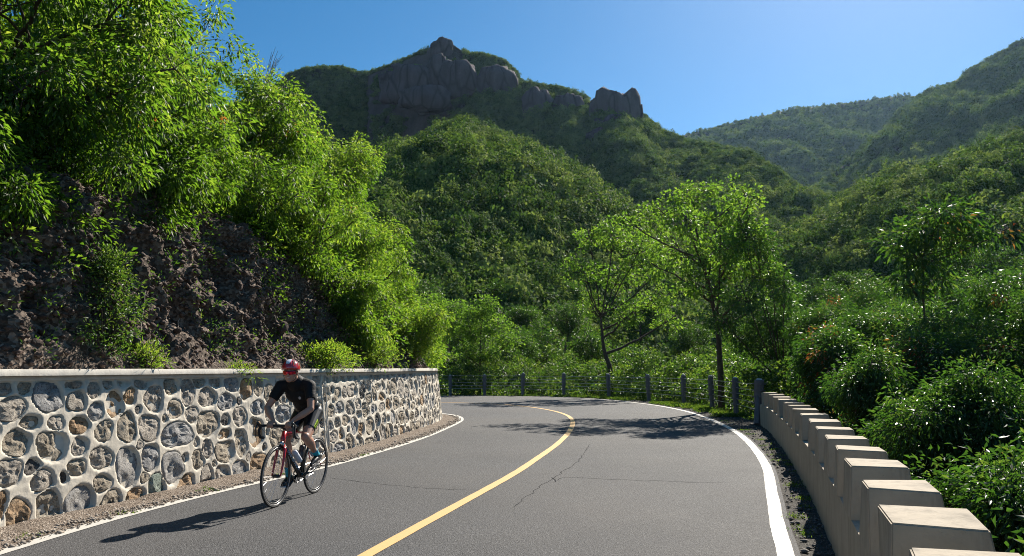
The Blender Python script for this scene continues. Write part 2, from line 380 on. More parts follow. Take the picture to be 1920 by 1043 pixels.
# ------------------------------------------------------------------ ground sheet (dense near the road, reaches the horizon)
def outside(X, Y):
    d, s = dist_poly(X, Y, resample(rightC, 120)); return d * s          # >0 beyond the valley-side line
def bank_d(X, Y):
    d, s = dist_poly(X, Y, resample(wallC, 160)); return -d * s          # >0 behind the wall
def ground_z(X, Y):
    do = outside(X, Y)
    z = np.full(X.shape, -.035)
    k = np.clip((do - 1.35) / 40, 0, 1)
    z -= np.where(do > 1.35, np.minimum(17, (do - 1.35) * .62), 0) * (Y < 900)
    far = np.hypot(X, Y)
    z += np.where((do > 1.6) & (far < 300), fbm(np.c_[X.ravel() * .12, Y.ravel() * .12, X.ravel() * 0], 4, 3).reshape(X.shape) * np.clip(do - 1.6, 0, 6) * .16, 0)
    return z
def axis(a, b, st, lim):
    core = list(np.arange(a, b, st)); k = st; x = core[-1]; hi = []
    while x < lim: k *= 1.18; x += k; hi.append(x)
    k = st; x = a; lo = []
    while x > -lim: k *= 1.18; x -= k; lo.append(x)
    return np.array(lo[::-1] + core + hi)
gx = axis(-14, 22, .35, 1450); gy = axis(-8, 56, .35, 1450)
GX, GY = np.meshgrid(gx, gy, indexing='ij'); GZ = ground_z(GX, GY)
mk('ground', np.c_[GX.ravel(), GY.ravel(), GZ.ravel()], grid_faces(len(gx), len(gy)), M['soil'], smooth=True)['kind'] = 'structure'
# gravel verge between wall foot and line, shoulder on the valley side
nz = lambda X, Y: fbm(np.c_[X.ravel() * 5, Y.ravel() * 5, X.ravel() * 0], 4, 9).reshape(X.shape)
V, F = loft(wallC, offset(leftC[:max(2, int(len(leftC) * .72))], -.06), 500, 12, zero)
d1, _ = dist_poly(V[:, 0], V[:, 1], resample(leftC, 160)); V[:, 2] = -.012 + np.clip(d1 - .06, 0, .5) * .13 + nz(V[:, 0], V[:, 1]) * .022 * np.clip(d1 * 6, 0, 1)
mk('gravel_verge', V, F[:, ::-1], M['verge'], smooth=True)['kind'] = 'structure'
V, F = loft(offset(rightC, .10), offset(rightC, 1.55), 420, 16, zero)
d1, _ = dist_poly(V[:, 0], V[:, 1], resample(rightC, 160)); V[:, 2] = -.010 + nz(V[:, 0], V[:, 1]) * .03 * np.clip((d1 - .1) * 4, 0, 1) - np.clip(d1 - 1.15, 0, 1) * .35
mk('shoulder', V, F[:, ::-1], M['shoulder'], smooth=True)['kind'] = 'structure'

# ------------------------------------------------------------------ pebbles and small stones (uncountable)
OCT = np.array([(1, 0, 0), (-1, 0, 0), (0, 1, 0), (0, -1, 0), (0, 0, 1), (0, 0, -1)], float)
OF = np.array([(0, 2, 4), (2, 1, 4), (1, 3, 4), (3, 0, 4), (2, 0, 5), (1, 2, 5), (3, 1, 5), (0, 3, 5)])
def rocks(P, S, seed=0, flat=.6):
    r = np.random.default_rng(seed); n = len(P)
    V = OCT[None] * (1 + r.uniform(-.4, .4, (n, 6, 1))) * S[:, None, None] * np.array([1, r.uniform(.7, 1), flat])[None, None]
    a = r.uniform(0, 6.28, n); c, s = np.cos(a)[:, None], np.sin(a)[:, None]
    V = np.stack([V[..., 0] * c - V[..., 1] * s, V[..., 0] * s + V[..., 1] * c, V[..., 2]], -1) + P[:, None]
    F = (OF[None] + (np.arange(n) * 6)[:, None, None]).reshape(-1, 3)
    return V.reshape(-1, 3), F
def between(CA, CB, n, seed, y0=5, y1=40, pw=1.0):
    r = np.random.default_rng(seed); A = resample(CA, 800); B = resample(CB, 800); out = []
    i = r.integers(0, 800, n * 6); t = r.uniform(0, 1, n * 6) ** pw; P = A[i] * (1 - t[:, None]) + B[i] * t[:, None]
    P = P[(P[:, 1] > y0) & (P[:, 1] < y1)]; w_ = r.uniform(0, 1, len(P)) < np.clip(12 / P[:, 1], 0, 1) ** 1.0
    return P[w_][:n]
Pv = between(wallC[(wallC[:, 1] < 25)], leftC[(leftC[:, 1] < 25)][:], 5200, 3, 5, 25)
Sv = np.random.default_rng(4).gamma(2.0, .0055, len(Pv)) + .004
V, F = rocks(np.c_[Pv, np.full(len(Pv), .012)], Sv, 5)
tag(mk('gravel', V, F, M['pebble']), 'loose gravel and dirt along the foot of the stone wall', 'gravel', kind='stuff')
Pv = between(offset(rightC, .14), offset(rightC, 1.0), 4200, 6, 3, 42)
Sv = np.random.default_rng(7).gamma(2.0, .005, len(Pv)) + .004
V, F = rocks(np.c_[Pv, np.full(len(Pv), .006)], Sv, 8)
tag(mk('loose_gravel', V, F, plain('dark_pebble', (.13, .12, .11), .9, grain=30)), 'dark loose gravel on the shoulder below the concrete parapet', 'gravel', kind='stuff')
import bmesh
# ------------------------------------------------------------------ retaining wall with rubble stones set back in the mortar
STONES = "12.61,1.35,0.09,0.075,g;12.84,1.35,0.08,0.08,t;13.1,1.27,0.18,0.17,b;13.43,1.37,0.11,0.065,g;13.71,1.31,0.09,0.105,g;13.92,1.38,0.08,0.07,g;14.15,1.38,0.09,0.055,g;14.48,1.37,0.16,0.08,g;12.68,1.15,0.16,0.12,g;13.46,1.19,0.12,0.115,g;14,1.13,0.12,0.165,o;14.24,1.21,0.1,0.095,o;14.37,1.05,0.05,0.045,d;14.64,1.17,0.16,0.17,g;13.71,1.06,0.11,0.095,b;12.88,1,0.12,0.08,t;13.19,0.97,0.09,0.08,g;13.5,0.93,0.14,0.095,o;12.53,0.95,0.03,0.045,d;13.82,0.84,0.12,0.11,t;14.17,0.86,0.15,0.17,t;14.53,0.82,0.17,0.155,g;12.74,0.81,0.16,0.135,t;13.14,0.75,0.18,0.16,t;13.48,0.7,0.1,0.105,g;13.78,0.54,0.16,0.125,g;12.65,0.54,0.13,0.135,g;12.91,0.56,0.09,0.075,d;13.43,0.49,0.11,0.095,t;14.53,0.47,0.15,0.155,b;14.16,0.4,0.18,0.23,w;13.02,0.41,0.14,0.115,g;13.27,0.41,0.05,0.06,d;13.78,0.27,0.12,0.09,t;14.63,0.12,0.15,0.15,n;13.47,0.12,0.21,0.175,w;14.27,0.05,0.15,0.1,o;13.9,0.06,0.14,0.11,t;12.72,0.13,0.14,0.17,o;13.09,0.14,0.15,0.185,t;12.57,0.23,0.05,0.165,o;14.98,1.32,0.14,0.125,t;15.3,1.25,0.14,0.185,g;15.54,1.37,0.14,0.08,t;15.88,1.36,0.14,0.095,g;16.25,1.33,0.19,0.135,b;16.59,1.23,0.15,0.165,o;16.91,1.27,0.13,0.135,t;17.19,1.15,0.13,0.135,t;15.7,1.15,0.2,0.14,g;16.12,1.06,0.2,0.115,b;15.01,1.02,0.15,0.115,t;15.35,0.93,0.13,0.1,g;15.68,0.79,0.24,0.18,t;16.06,0.82,0.1,0.075,d;16.4,0.84,0.16,0.14,g;16.85,0.94,0.17,0.115,b;17.14,0.82,0.1,0.105,g;17.54,0.82,0.22,0.14,b;15.05,0.7,0.31,0.16,b;16.02,0.62,0.16,0.075,o;16.4,0.47,0.14,0.185,t;15.64,0.46,0.12,0.12,g;16.02,0.38,0.22,0.15,t;16.78,0.58,0.2,0.215,o;16.96,0.35,0.06,0.055,d;17.33,0.47,0.21,0.175,t;15.44,0.34,0.12,0.125,t;14.94,0.29,0.26,0.19,w;15.17,0.39,0.07,0.055,d;15.17,0.07,0.19,0.115,o;15.6,0.08,0.14,0.165,g;15.93,0.07,0.15,0.145,g;16.34,0.08,0.18,0.14,w;16.78,0.11,0.2,0.175,o;17.27,0.04,0.17,0.14,t;18.64,1.35,0.12,0.125,g;18.64,1.13,0.12,0.09,g;18.69,0.86,0.11,0.135,t;18.74,0.59,0.1,0.075,d;18.47,0.57,0.13,0.15,t;18.74,0.31,0.12,0.13,g;17.58,1.06,0.14,0.09,g;17.52,1.33,0.16,0.12,g;17.9,1.28,0.16,0.15,t;18.26,1.27,0.16,0.13,g;18.03,0.96,0.19,0.14,b;18.35,0.92,0.13,0.13,t;17.93,0.65,0.19,0.125,g;18.18,0.34,0.16,0.15,t;17.75,0.4,0.17,0.11,g;17.79,0.07,0.17,0.14,g;18.27,0.03,0.15,0.125,b;18.62,0.06,0.12,0.095,t;17.58,-0.08,0.14,0.025,g;18,-0.07,0.16,0.035,t;17.53,0.22,0.13,0.09,t;19.05,1.35,0.13,0.085,b;19.4,1.36,0.16,0.09,g;19.74,1.38,0.14,0.09,g;20.04,1.37,0.14,0.075,g;20.37,1.33,0.13,0.105,g;20.6,1.41,0.12,0.06,g;20.86,1.42,0.18,0.06,g;21.16,1.35,0.12,0.12,g;21.56,1.37,0.26,0.09,g;21.95,1.36,0.11,0.105,g;22.27,1.38,0.13,0.115,b;22.62,1.43,0.18,0.06,t;23.1,1.42,0.16,0.075,g;23.59,1.36,0.23,0.115,b;24.16,1.39,0.2,0.09,g;18.97,1.07,0.11,0.13,t;19.21,1.14,0.11,0.07,d;19.4,1.07,0.14,0.125,t;19.72,1.08,0.1,0.115,g;20.11,1.11,0.25,0.125,g;20.68,1.16,0.14,0.11,d;20.93,1.18,0.13,0.11,g;21.49,1.14,0.19,0.07,t;21.83,1.16,0.13,0.105,g;20.57,1.03,0.13,0.105,d;21.23,1,0.13,0.145,t;20.91,0.92,0.15,0.12,t;21.69,0.94,0.29,0.09,o;22.23,1.1,0.13,0.16,t;22.6,1.14,0.22,0.18,t;23.12,1.07,0.22,0.225,g;23.63,0.98,0.17,0.165,g;24.03,1.13,0.21,0.14,g;24.5,1.04,0.22,0.21,g;19.08,0.78,0.14,0.11,t;19.45,0.81,0.19,0.11,b;19.92,0.78,0.2,0.135,g;20.33,0.84,0.15,0.095,g;20.68,0.71,0.22,0.145,t;21.11,0.7,0.15,0.1,b;21.6,0.7,0.22,0.095,g;22.1,0.73,0.2,0.14,o;22.63,0.75,0.21,0.15,t;23.2,0.75,0.2,0.09,t;23.63,0.68,0.15,0.13,g;24.05,0.62,0.23,0.1,t;24.61,0.66,0.21,0.12,t;25.12,0.72,0.22,0.16,o;19.03,0.51,0.09,0.085,w;19.31,0.55,0.11,0.095,g;19.7,0.57,0.18,0.095,t;20.32,0.64,0.12,0.08,g;20.06,0.44,0.16,0.145,b;19.46,0.34,0.1,0.1,o;19.75,0.4,0.07,0.055,d;20.39,0.35,0.15,0.125,o;20.83,0.39,0.21,0.165,t;21.28,0.44,0.16,0.16,d;21.69,0.45,0.13,0.135,g;21.98,0.45,0.1,0.08,t;22.3,0.47,0.14,0.14,w;22.59,0.42,0.11,0.12,g;22.98,0.4,0.24,0.145,t;23.39,0.41,0.19,0.145,g;23.87,0.38,0.21,0.115,t;24.36,0.41,0.22,0.13,g;19.13,0.32,0.17,0.1,g;19.79,0.14,0.21,0.155,t;19.32,0.05,0.22,0.145,b;20.22,0.1,0.2,0.15,t;20.73,0.05,0.25,0.105,t;21.15,0.13,0.15,0.13,d;21.57,0.17,0.19,0.195,g;21.95,0.16,0.29,0.19,t;22.41,0.12,0.19,0.135,g;22.91,0.11,0.19,0.13,o;23.35,0.07,0.23,0.1,d;23.85,0.11,0.25,0.15,t;24.38,0.09,0.24,0.14,t;24.81,0.16,0.23,0.155,g"
BAT = .115; WH = 1.42; WTOP = 1.535
rw = np.random.default_rng(21)
def wall_pt(s, z, out=0.0):
    """point on the wall face, out = metres in front of the face"""
    s = np.asarray(s, float); x = np.interp(s, wallS, wallC[:, 0]); y = np.interp(s, wallS, wallC[:, 1])
    nx = np.interp(s, wallS, wallN[:, 0]); ny = np.interp(s, wallS, wallN[:, 1]); k = out - BAT * np.asarray(z)
    return np.stack([x + nx * k, y + ny * k, np.asarray(z) + 0 * x], -1)
stones = [tuple(map(float, t.split(',')[:4])) + (t.split(',')[4],) for t in STONES.split(';')]
stones = [t for t in stones if t[3] > .04]
def fill(s0, s1, target, rmin, rmax):
    for _ in range(target * 40):
        s = rw.uniform(s0, s1); z = rw.uniform(.08, 1.33); a = rw.uniform(rmin, rmax); b = a * rw.uniform(.8, 1.25)
        if all(((s - q[0]) / (a + q[2] + .035)) ** 2 + ((z - q[1]) / (b + q[3] + .03)) ** 2 > .92 for q in stones if abs(q[0] - s) < .8):
            stones.append((s, min(z, 1.36 - b * .6), a, b, rw.choice(list('ggggttbbdo')))); target -= 1
            if target <= 0: break
fill(24.9, 31.5, 200, .10, .16); fill(24.9, 31.5, 120, .06, .09)
fill(9.0, 12.5, 120, .10, .17); fill(9.0, 24.9, 90, .07, .11); fill(12.5, 24.9, 160, .045, .07)
S0, S1 = 6.0, 33.0; ds = .0165; ns = int((S1 - S0) / ds); nzg = 88
gs = np.linspace(S0, S1, ns); gz = np.linspace(-.10, WH, nzg)
depth = np.zeros((ns, nzg)); polys = []
th = np.linspace(0, 2 * math.pi, 20, endpoint=False)
for k, (s, z, a, b, c) in enumerate(stones):
    ex = rw.uniform(2.1, 3.4); r = 1 / (np.abs(np.cos(th)) ** ex + np.abs(np.sin(th)) ** ex) ** (1 / ex)
    a *= 1.06; b *= 1.04; ph = rw.uniform(0, 6.28, 3); r = r * (1 + rw.normal(0, .055, 20)) * (1 + .07 * np.sin(2 * th + ph[0]) + .07 * np.sin(3 * th + ph[1]) + .04 * np.sin(5 * th + ph[2]))
    sl = rw.uniform(-.18, .18)
    P = np.c_[s + a * r * np.cos(th) + sl * b * np.sin(th) * r * .6, z + b * r * np.sin(th)]
    for (s2, z2, a2, b2, _) in stones:            # keep a mortar joint to each neighbour
        if (s2, z2) == (s, z) or abs(s2 - s) > a + a2 + .05 or abs(z2 - z) > b + b2 + .05: continue
        d = np.array([s2 - s, z2 - z]); L = np.hypot(*d); d /= L
        ra = 1 / math.sqrt((d[0] / a) ** 2 + (d[1] / b) ** 2); rb = 1 / math.sqrt((d[0] / a2) ** 2 + (d[1] / b2) ** 2)
        lim = L * ra / (ra + rb) - .014; e = (P - [s, z]) @ d; over = np.clip(e - lim, 0, None); P = P - over[:, None] * d
    P[:, 1] = np.clip(P[:, 1], -.06, 1.40)
    for _ in range(1): P = .25 * np.roll(P, 1, 0) + .5 * P + .25 * np.roll(P, -1, 0)
    polys.append(P)
    i0 = max(0, int((P[:, 0].min() - .03 - S0) / ds)); i1 = min(ns, int((P[:, 0].max() + .03 - S0) / ds) + 2)
    j0 = np.searchsorted(gz, P[:, 1].min() - .03); j1 = np.searchsorted(gz, P[:, 1].max() + .03)
    if i1 <= i0: continue
    X, Y = np.meshgrid(gs[i0:i1], gz[j0:j1], indexing='ij'); ins = np.zeros(X.shape, bool); dist = np.full(X.shape, 9.)
    Q = np.roll(P, -1, 0)
    for (x1, y1), (x2, y2) in zip(P, Q):
        ins ^= ((y1 > Y) != (y2 > Y)) & (X < (x2 - x1) * (Y - y1) / (y2 - y1 + 1e-12) + x1)
        ex_, ey_ = x2 - x1, y2 - y1; t = np.clip(((X - x1) * ex_ + (Y - y1) * ey_) / (ex_ * ex_ + ey_ * ey_ + 1e-12), 0, 1)
        dist = np.minimum(dist, np.hypot(X - x1 - t * ex_, Y - y1 - t * ey_))
    sd = np.where(ins, dist, -dist); dp = np.clip((sd + .007) / .011, 0, 1); dp = dp * dp * (3 - 2 * dp)
    depth[i0:i1, j0:j1] = np.maximum(depth[i0:i1, j0:j1], dp)
GS, GZw = np.meshgrid(gs, gz, indexing='ij')
nn = fbm(np.c_[GS.ravel() * 3, GZw.ravel() * 3, np.zeros(GS.size)], 4, 12).reshape(GS.shape)
out = nn * .018 + fbm(np.c_[GS.ravel() * 22, GZw.ravel() * 22, np.zeros(GS.size)], 3, 13).reshape(GS.shape) * .004 - depth * .044
# drip groove below the coping, and joint groove
out -= np.exp(-((GZw - (WH - .010)) / .008) ** 2) * .014
out -= (np.exp(-((GS - 18.885) / .012) ** 2)) * .018
root = empty('stone_retaining_wall', (*wallC[np.searchsorted(wallS, 12.5)], 0))
tag(root, 'long cream mortared rubble stone wall curving along the left side of the road', 'wall')
rl = np.array(root.location)
P = wall_pt(GS, GZw, out) - rl
mk('mortar', P.reshape(-1, 3), grid_faces(ns, nzg), M['mortar'], root, smooth=True)
# coping: a slab with a front face, slightly uneven
prof = [(.002, WH), (.010, WH + .008), (.009, WTOP - .008), (.002, WTOP), (-.40, WTOP - .01), (-.42, 1.0)]
cs = np.linspace(S0, S1, 420); rows = []
for o_, z_ in prof:
    j = fbm(np.c_[cs * 2.2, np.full_like(cs, z_ * 9), cs * 0], 3, 14) * (.006 if o_ > -.1 else 0)
    rows.append(wall_pt(cs, np.full_like(cs, z_), o_ + j) + np.c_[cs * 0, cs * 0, j])
P = np.stack(rows, 1) - rl
mk('coping', P.reshape(-1, 3), grid_faces(len(cs), len(prof)), M['coping'], root)
for sj in (18.80, 18.95):
    a = Acc()
    for zz in range(12):
        z0 = zz * WH / 12; p = wall_pt([sj, sj], [z0, z0 + WH / 12], .004) - rl
        if zz == 0: pts = [p[0]]
        pts.append(p[1])
    a.tube(pts, .011, 6); a.obj('joint_strip', M['coping'], root, True)
# the stones: a rough domed piece in each pocket
for k, ((s, z, a, b, c), P) in enumerate(zip(stones, polys)):
    n = len(P); cen = P.mean(0); rings = [(1.03, -.044), (.995, -.026), (.93, -.017), (.78, -.013), (.58, -.012), (.39, -.012), (.2, -.012)]
    tx, tz = rw.uniform(-.12, .12, 2); lift = rw.uniform(-.014, .012)
    rv = []
    for f, o_ in rings:
        q = cen + (P - cen) * f; oo = o_ + lift + (q[:, 0] - s) * tx + (q[:, 1] - z) * tz
        oo = oo + (fbm(np.c_[q * 8, np.full(n, k * 3.1)], 3, 40) * .052 - np.abs(fbm(np.c_[q * 15, np.full(n, k * 2.3)], 2, 44)) * .022) * (1 if f < .95 else .35)
        rv.append(wall_pt(q[:, 0], q[:, 1], np.minimum(oo, .008)))
    V = np.vstack(rv + [wall_pt([cen[0]], [cen[1]], -.010 + lift)]); org = V[-1].copy(); V = V - org
    F = []
    for r_ in range(len(rings) - 1):
        for j in range(n):
            jj = (j + 1) % n; F.append((r_ * n + j, r_ * n + jj, (r_ + 1) * n + jj, (r_ + 1) * n + j))
    m_ = (len(rings) - 1) * n
    for j in range(n): F.append((m_ + j, m_ + (j + 1) % n, len(V) - 1))
    mk('stone', V, F, M['st_' + c], root, smooth=(c == 'w'), loc=org - rl)

# ------------------------------------------------------------------ crenellated parapet on the valley side
par = empty('concrete_parapet', (*parC[0], 0)); pl = np.array(par.location)
tag(par, 'low beige concrete parapet with raised blocks along the right edge of the road', 'parapet')
def par_pt(s, d, z):
    x = np.interp(s, parS, parC[:, 0]); y = np.interp(s, parS, parC[:, 1]); nx = np.interp(s, parS, parN[:, 0]); ny = np.interp(s, parS, parN[:, 1])
    return np.stack([x + nx * d, y + ny * d, np.asarray(z) + 0 * x], -1)
BH = .55; PT = .90
ps = np.arange(0, parS[-1], .2); prof = [(-.06, -.35), (-.022, BH), (.385, BH), (.45, -1.2)]
P = np.stack([par_pt(ps, np.full_like(ps, d), np.full_like(ps, z)) for d, z in prof], 1) - pl
Fm = [tuple(f) for f in grid_faces(len(ps), 4)[:, ::-1]] + [(0, 1, 2, 3), tuple(len(ps) * 4 - k for k in (1, 2, 3, 4))]
mk('base_wall', P.reshape(-1, 3), Fm, M['parapet'], par)
rp = np.random.default_rng(9)
for y in [.3, 1.15, 1.98, 2.82, 3.66, 4.56, 5.54, 6.45, 7.46, 8.55, 9.69, 11.0, 12.39, 13.54, 14.59, 16.0, 17.33, 18.92, 20.37]:
    s1 = np.interp(y, parC[:, 1], parS); s0 = s1 - .43
    V = []
    for z, e, d0, d1 in ((BH - .002, .045, -.026, .388), (PT, 0, -.008, .345)):
        for s_, d_ in ((s0 - e, d0), (s0 - e, d1), (s1 + e, d1), (s1 + e, d0)):
            V.append(par_pt(s_, d_, z) + rp.normal(0, .006, 3))
    V = np.array(V); org = V.mean(0); org[2] = BH
    bm = bmesh.new(); vs = [bm.verts.new(tuple(v)) for v in (V - org)]
    for f in ((0, 3, 2, 1), (4, 5, 6, 7), (0, 1, 5, 4), (1, 2, 6, 5), (2, 3, 7, 6), (3, 0, 4, 7)): bm.faces.new([vs[k] for k in f])
    bmesh.ops.bevel(bm, geom=[e for e in bm.edges if all(v.co.z > .1 for v in e.verts) or abs(e.verts[0].co.z - e.verts[1].co.z) > .1], offset=.007, segments=2, affect='EDGES')
    bmesh.ops.recalc_face_normals(bm, faces=bm.faces)
    me = bpy.data.meshes.new('raised_block'); bm.to_mesh(me); bm.free(); me.materials.append(M['parapet'])
    link('raised_block', me, par, org - pl)

# ------------------------------------------------------------------ cable fence round the outside of the bend
fen = empty('cable_fence', (6.9, 21.3, 0)); fl = np.array(fen.location)
tag(fen, 'grey concrete post and steel cable guard fence around the outside of the bend', 'fence')
posts = [(-6.3, 43.5), (-3.55, 43.4), (-1.56, 43.1), (.59, 42.5), (2.85, 41.5), (5.0, 38.95), (6.45, 35.6), (7.25, 31.9), (7.52, 28.4), (7.31, 24.7), (6.95, 21.35)]
PH = [1.1, 1.12, 1.14, 1.25, 1.25, 1.22, 1.22, 1.24, 1.24, 1.22, 1.22]
lev = [1.10, .92, .74, .56, .38]
def fz(x, y): return 0.0
pm = None
for k, ((x, y), h) in enumerate(zip(posts, PH)):
    a = Acc(); wd = .095 if k < 10 else .12
    t = np.linspace(0, 2 * math.pi, 9)[:-1]
    a.tube([(0, 0, -.4), (0, 0, h * .42), (0, 0, h * .45), (0, 0, h - .03), (0, 0, h)], [wd * .92, wd * .92, wd * 1.12, wd * 1.12, wd * .98], 10)
    p = a.obj('post', M['post'], fen, False, (x - fl[0], y - fl[1], 0)); p.rotation_euler = (RAD(random.uniform(-2, 2)), RAD(random.uniform(-2.5, 2.5)), random.uniform(0, 3))
    b = Acc(); b.tube([(0, 0, h), (0, 0, h + .035)], [wd * .8, wd * .55], 8); b.obj('post_cap', plain('post_cap_paint', (.5, .5, .48), .7) if k == 0 else bpy.data.materials['post_cap_paint'], p)
    c = Acc()
    nxt = np.array(posts[min(k + 1, 10)]) - np.array(posts[max(k - 1, 0)]); nxt = nxt / np.linalg.norm(nxt)
    cs_, sn_ = math.cos(-p.rotation_euler.z), math.sin(-p.rotation_euler.z)
    for L in lev:
        c = Acc(); c.box((0, 0, L), (wd * 1.18, wd * 1.18, .018)); c.obj('clamp', M['post'], p)
q = np.array(posts); q = np.vstack([[-11, 43.6], q])
for L in lev:
    a = Acc()
    for k in range(len(q) - 1):
        t = np.linspace(0, 1, 7)[:, None]; s = q[k] * (1 - t) + q[k + 1] * t
        off = np.array([q[k + 1][1] - q[k][1], -(q[k + 1][0] - q[k][0])]); off = -off / np.linalg.norm(off) * .10
        z = L - 4 * (t - t * t) * .012 * (1 + .6 * math.sin(k * 5 + L * 30))
        a.tube(np.c_[s - off * 0 , z] - fl, .0085, 5, False)
    a.obj('cable', M['cable'], fen, True)
# brace strut at the parapet end
a = Acc(); a.tube([(6.70, 20.75, 0), (6.93, 21.3, .8)], [.10, .05], 6); V, F = a.get(); mk('brace', V - fl, F, M['post'], fen)
# ------------------------------------------------------------------ hills
def hill(name, crest, foot, prof, amp, wl, seed, back=1.5, ni=170, nj=90, rockthr=.5, cliff=None, mat=None, crestamp=.10):
    """crest: [(u, v, distance)] along the skyline; foot: (distance, z) pairs along the same parameter; prof(t) height fraction"""
    C = np.array([at(*c) for c in crest]); k = np.linspace(0, 1, len(C)); i = np.linspace(0, 1, ni)
    Cx = np.stack([np.interp(i, k, C[:, c]) for c in range(3)], 1)
    Ff = np.array(foot, float); fy = np.interp(i, np.linspace(0, 1, len(Ff)), Ff[:, 0]); fz_ = np.interp(i, np.linspace(0, 1, len(Ff)), Ff[:, 1])
    fx = Cx[:, 0] * (fy / Cx[:, 1])
    t = np.linspace(0, back, nj)
    X = fx[:, None] + (Cx[:, 0] - fx)[:, None] * t; Y = fy[:, None] + (Cx[:, 1] - fy)[:, None] * t
    p = prof(np.minimum(t, 1))[None] ; H = (Cx[:, 2] - fz_)[:, None]
    Z = fz_[:, None] + H * p - H * np.clip(t - 1, 0, 9)[None] * .9
    sh = X.shape; Q = np.c_[X.ravel(), Y.ravel(), np.full(X.size, seed * 7.7)]
    n1 = fbm(Q / [wl, wl, 1], 5, seed).reshape(sh)
    rid = 1 - 2 * np.abs(fbm(Q / [wl * .8, wl * 2.2, 1], 3, seed + 5)).reshape(sh) * 1.4
    fade = np.clip(1 - np.exp(-((t - 1) / .22) ** 2) * (1 - crestamp), 0, 1)[None] * np.clip(t * 5, 0, 1)[None]
    Z = Z + amp * (n1 * .9 + (rid - .4) * .75) * fade + .12 * amp * fbm(Q / [wl * .12, wl * .12, 1], 3, seed + 9).reshape(sh)
    if cliff is not None: X, Y, Z = cliff(i[:, None] + 0 * t[None], t[None] + 0 * i[:, None], X, Y, Z, Cx)
    o = mk(name, np.c_[X.ravel(), Y.ravel(), Z.ravel()], grid_faces(ni, nj), mat or M['forestfloor'], smooth=True)
    o['kind'] = 'structure'
    return X, Y, Z
sm = lambda t: t * t * (3 - 2 * t)
H = {}
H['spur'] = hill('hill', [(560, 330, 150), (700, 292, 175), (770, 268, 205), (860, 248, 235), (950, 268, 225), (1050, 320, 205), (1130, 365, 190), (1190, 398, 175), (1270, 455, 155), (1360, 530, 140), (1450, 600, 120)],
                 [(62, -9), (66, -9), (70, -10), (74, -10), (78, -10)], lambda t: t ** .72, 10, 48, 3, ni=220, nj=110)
def cliffs(i, t, X, Y, Z, Cx):
    # two bands of bare rock: the rounded towers below the summit and the shoulder on the right
    col = lambda f: np.abs(np.sin(f * 60 + 2 * np.sin(f * 23)))
    zt = Z.copy()
    for a, b, t0, hgt in ((.22, .54, .76, 0),):
        m = sm(np.clip((i - a) / .07, 0, 1)) * sm(np.clip((b - i) / .07, 0, 1)) * sm(np.clip((t - t0 - .03 * col(i)) / .035, 0, 1)) * (1 - sm(np.clip((t - t0 - .20) / .12, 0, 1)))
        zt += hgt * m * .62
    m2 = np.minimum(zt, EYE + Y * ((Cx[:, 2] - EYE) / Cx[:, 1])[:, None] * .965)
    return X, Y, m2
H['main'] = hill('mountain', [(300, 197, 470), (430, 187, 480), (505, 159, 480), (540, 127, 480), (580, 111, 480), (635, 108, 480), (690, 124, 470), (702, 117, 450), (760, 93, 440), (800, 77, 432), (808, 65, 430), (812, 57, 430), (838, 53, 430), (850, 63, 430), (872, 79, 428), (910, 85, 425), (945, 97, 420), (965, 115, 418), (978, 138, 415), (1012, 143, 410), (1060, 153, 402), (1110, 173, 395), (1125, 160, 390), (1150, 158, 386), (1188, 169, 384), (1198, 199, 380), (1240, 235, 372), (1290, 256, 355), (1340, 262, 335), (1400, 275, 315), (1450, 308, 295), (1500, 345, 270), (1560, 374, 245), (1640, 405, 215), (1700, 470, 190), (1760, 540, 170)],
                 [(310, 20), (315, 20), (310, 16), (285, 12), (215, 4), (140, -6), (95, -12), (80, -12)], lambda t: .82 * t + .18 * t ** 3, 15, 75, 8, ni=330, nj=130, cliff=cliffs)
H['right'] = hill('mountain', [(1180, 330, 820), (1285, 252, 900), (1340, 240, 900), (1400, 226, 880), (1450, 212, 870), (1500, 202, 860), (1580, 191, 850), (1640, 184, 850), (1720, 178, 840), (1790, 172, 830), (1900, 165, 820), (2100, 140, 800)],
                  [(480, 0), (440, 0)], lambda t: t ** .95, 26, 130, 15, ni=170, nj=100)
H['rightnear'] = hill('mountain', [(1480, 372, 470), (1560, 330, 490), (1640, 262, 520), (1700, 200, 540), (1745, 168, 545), (1790, 149, 545), (1850, 116, 540), (1920, 79, 530), (2010, 30, 520), (2150, -40, 510), (2400, -120, 500)],
                      [(260, 0), (250, 0), (230, 0)], lambda t: .9 * t + .1 * t * t, 20, 80, 21, ni=240, nj=130)
H['rightlow'] = hill('hill', [(1330, 590, 150), (1420, 530, 185), (1520, 460, 215), (1600, 395, 250), (1680, 358, 270), (1760, 330, 270), (1840, 285, 265), (1930, 262, 255), (2050, 220, 245), (2300, 150, 235)],
                     [(70, -14), (62, -14), (60, -13)], lambda t: t ** .74, 8, 50, 27, ni=220, nj=110)
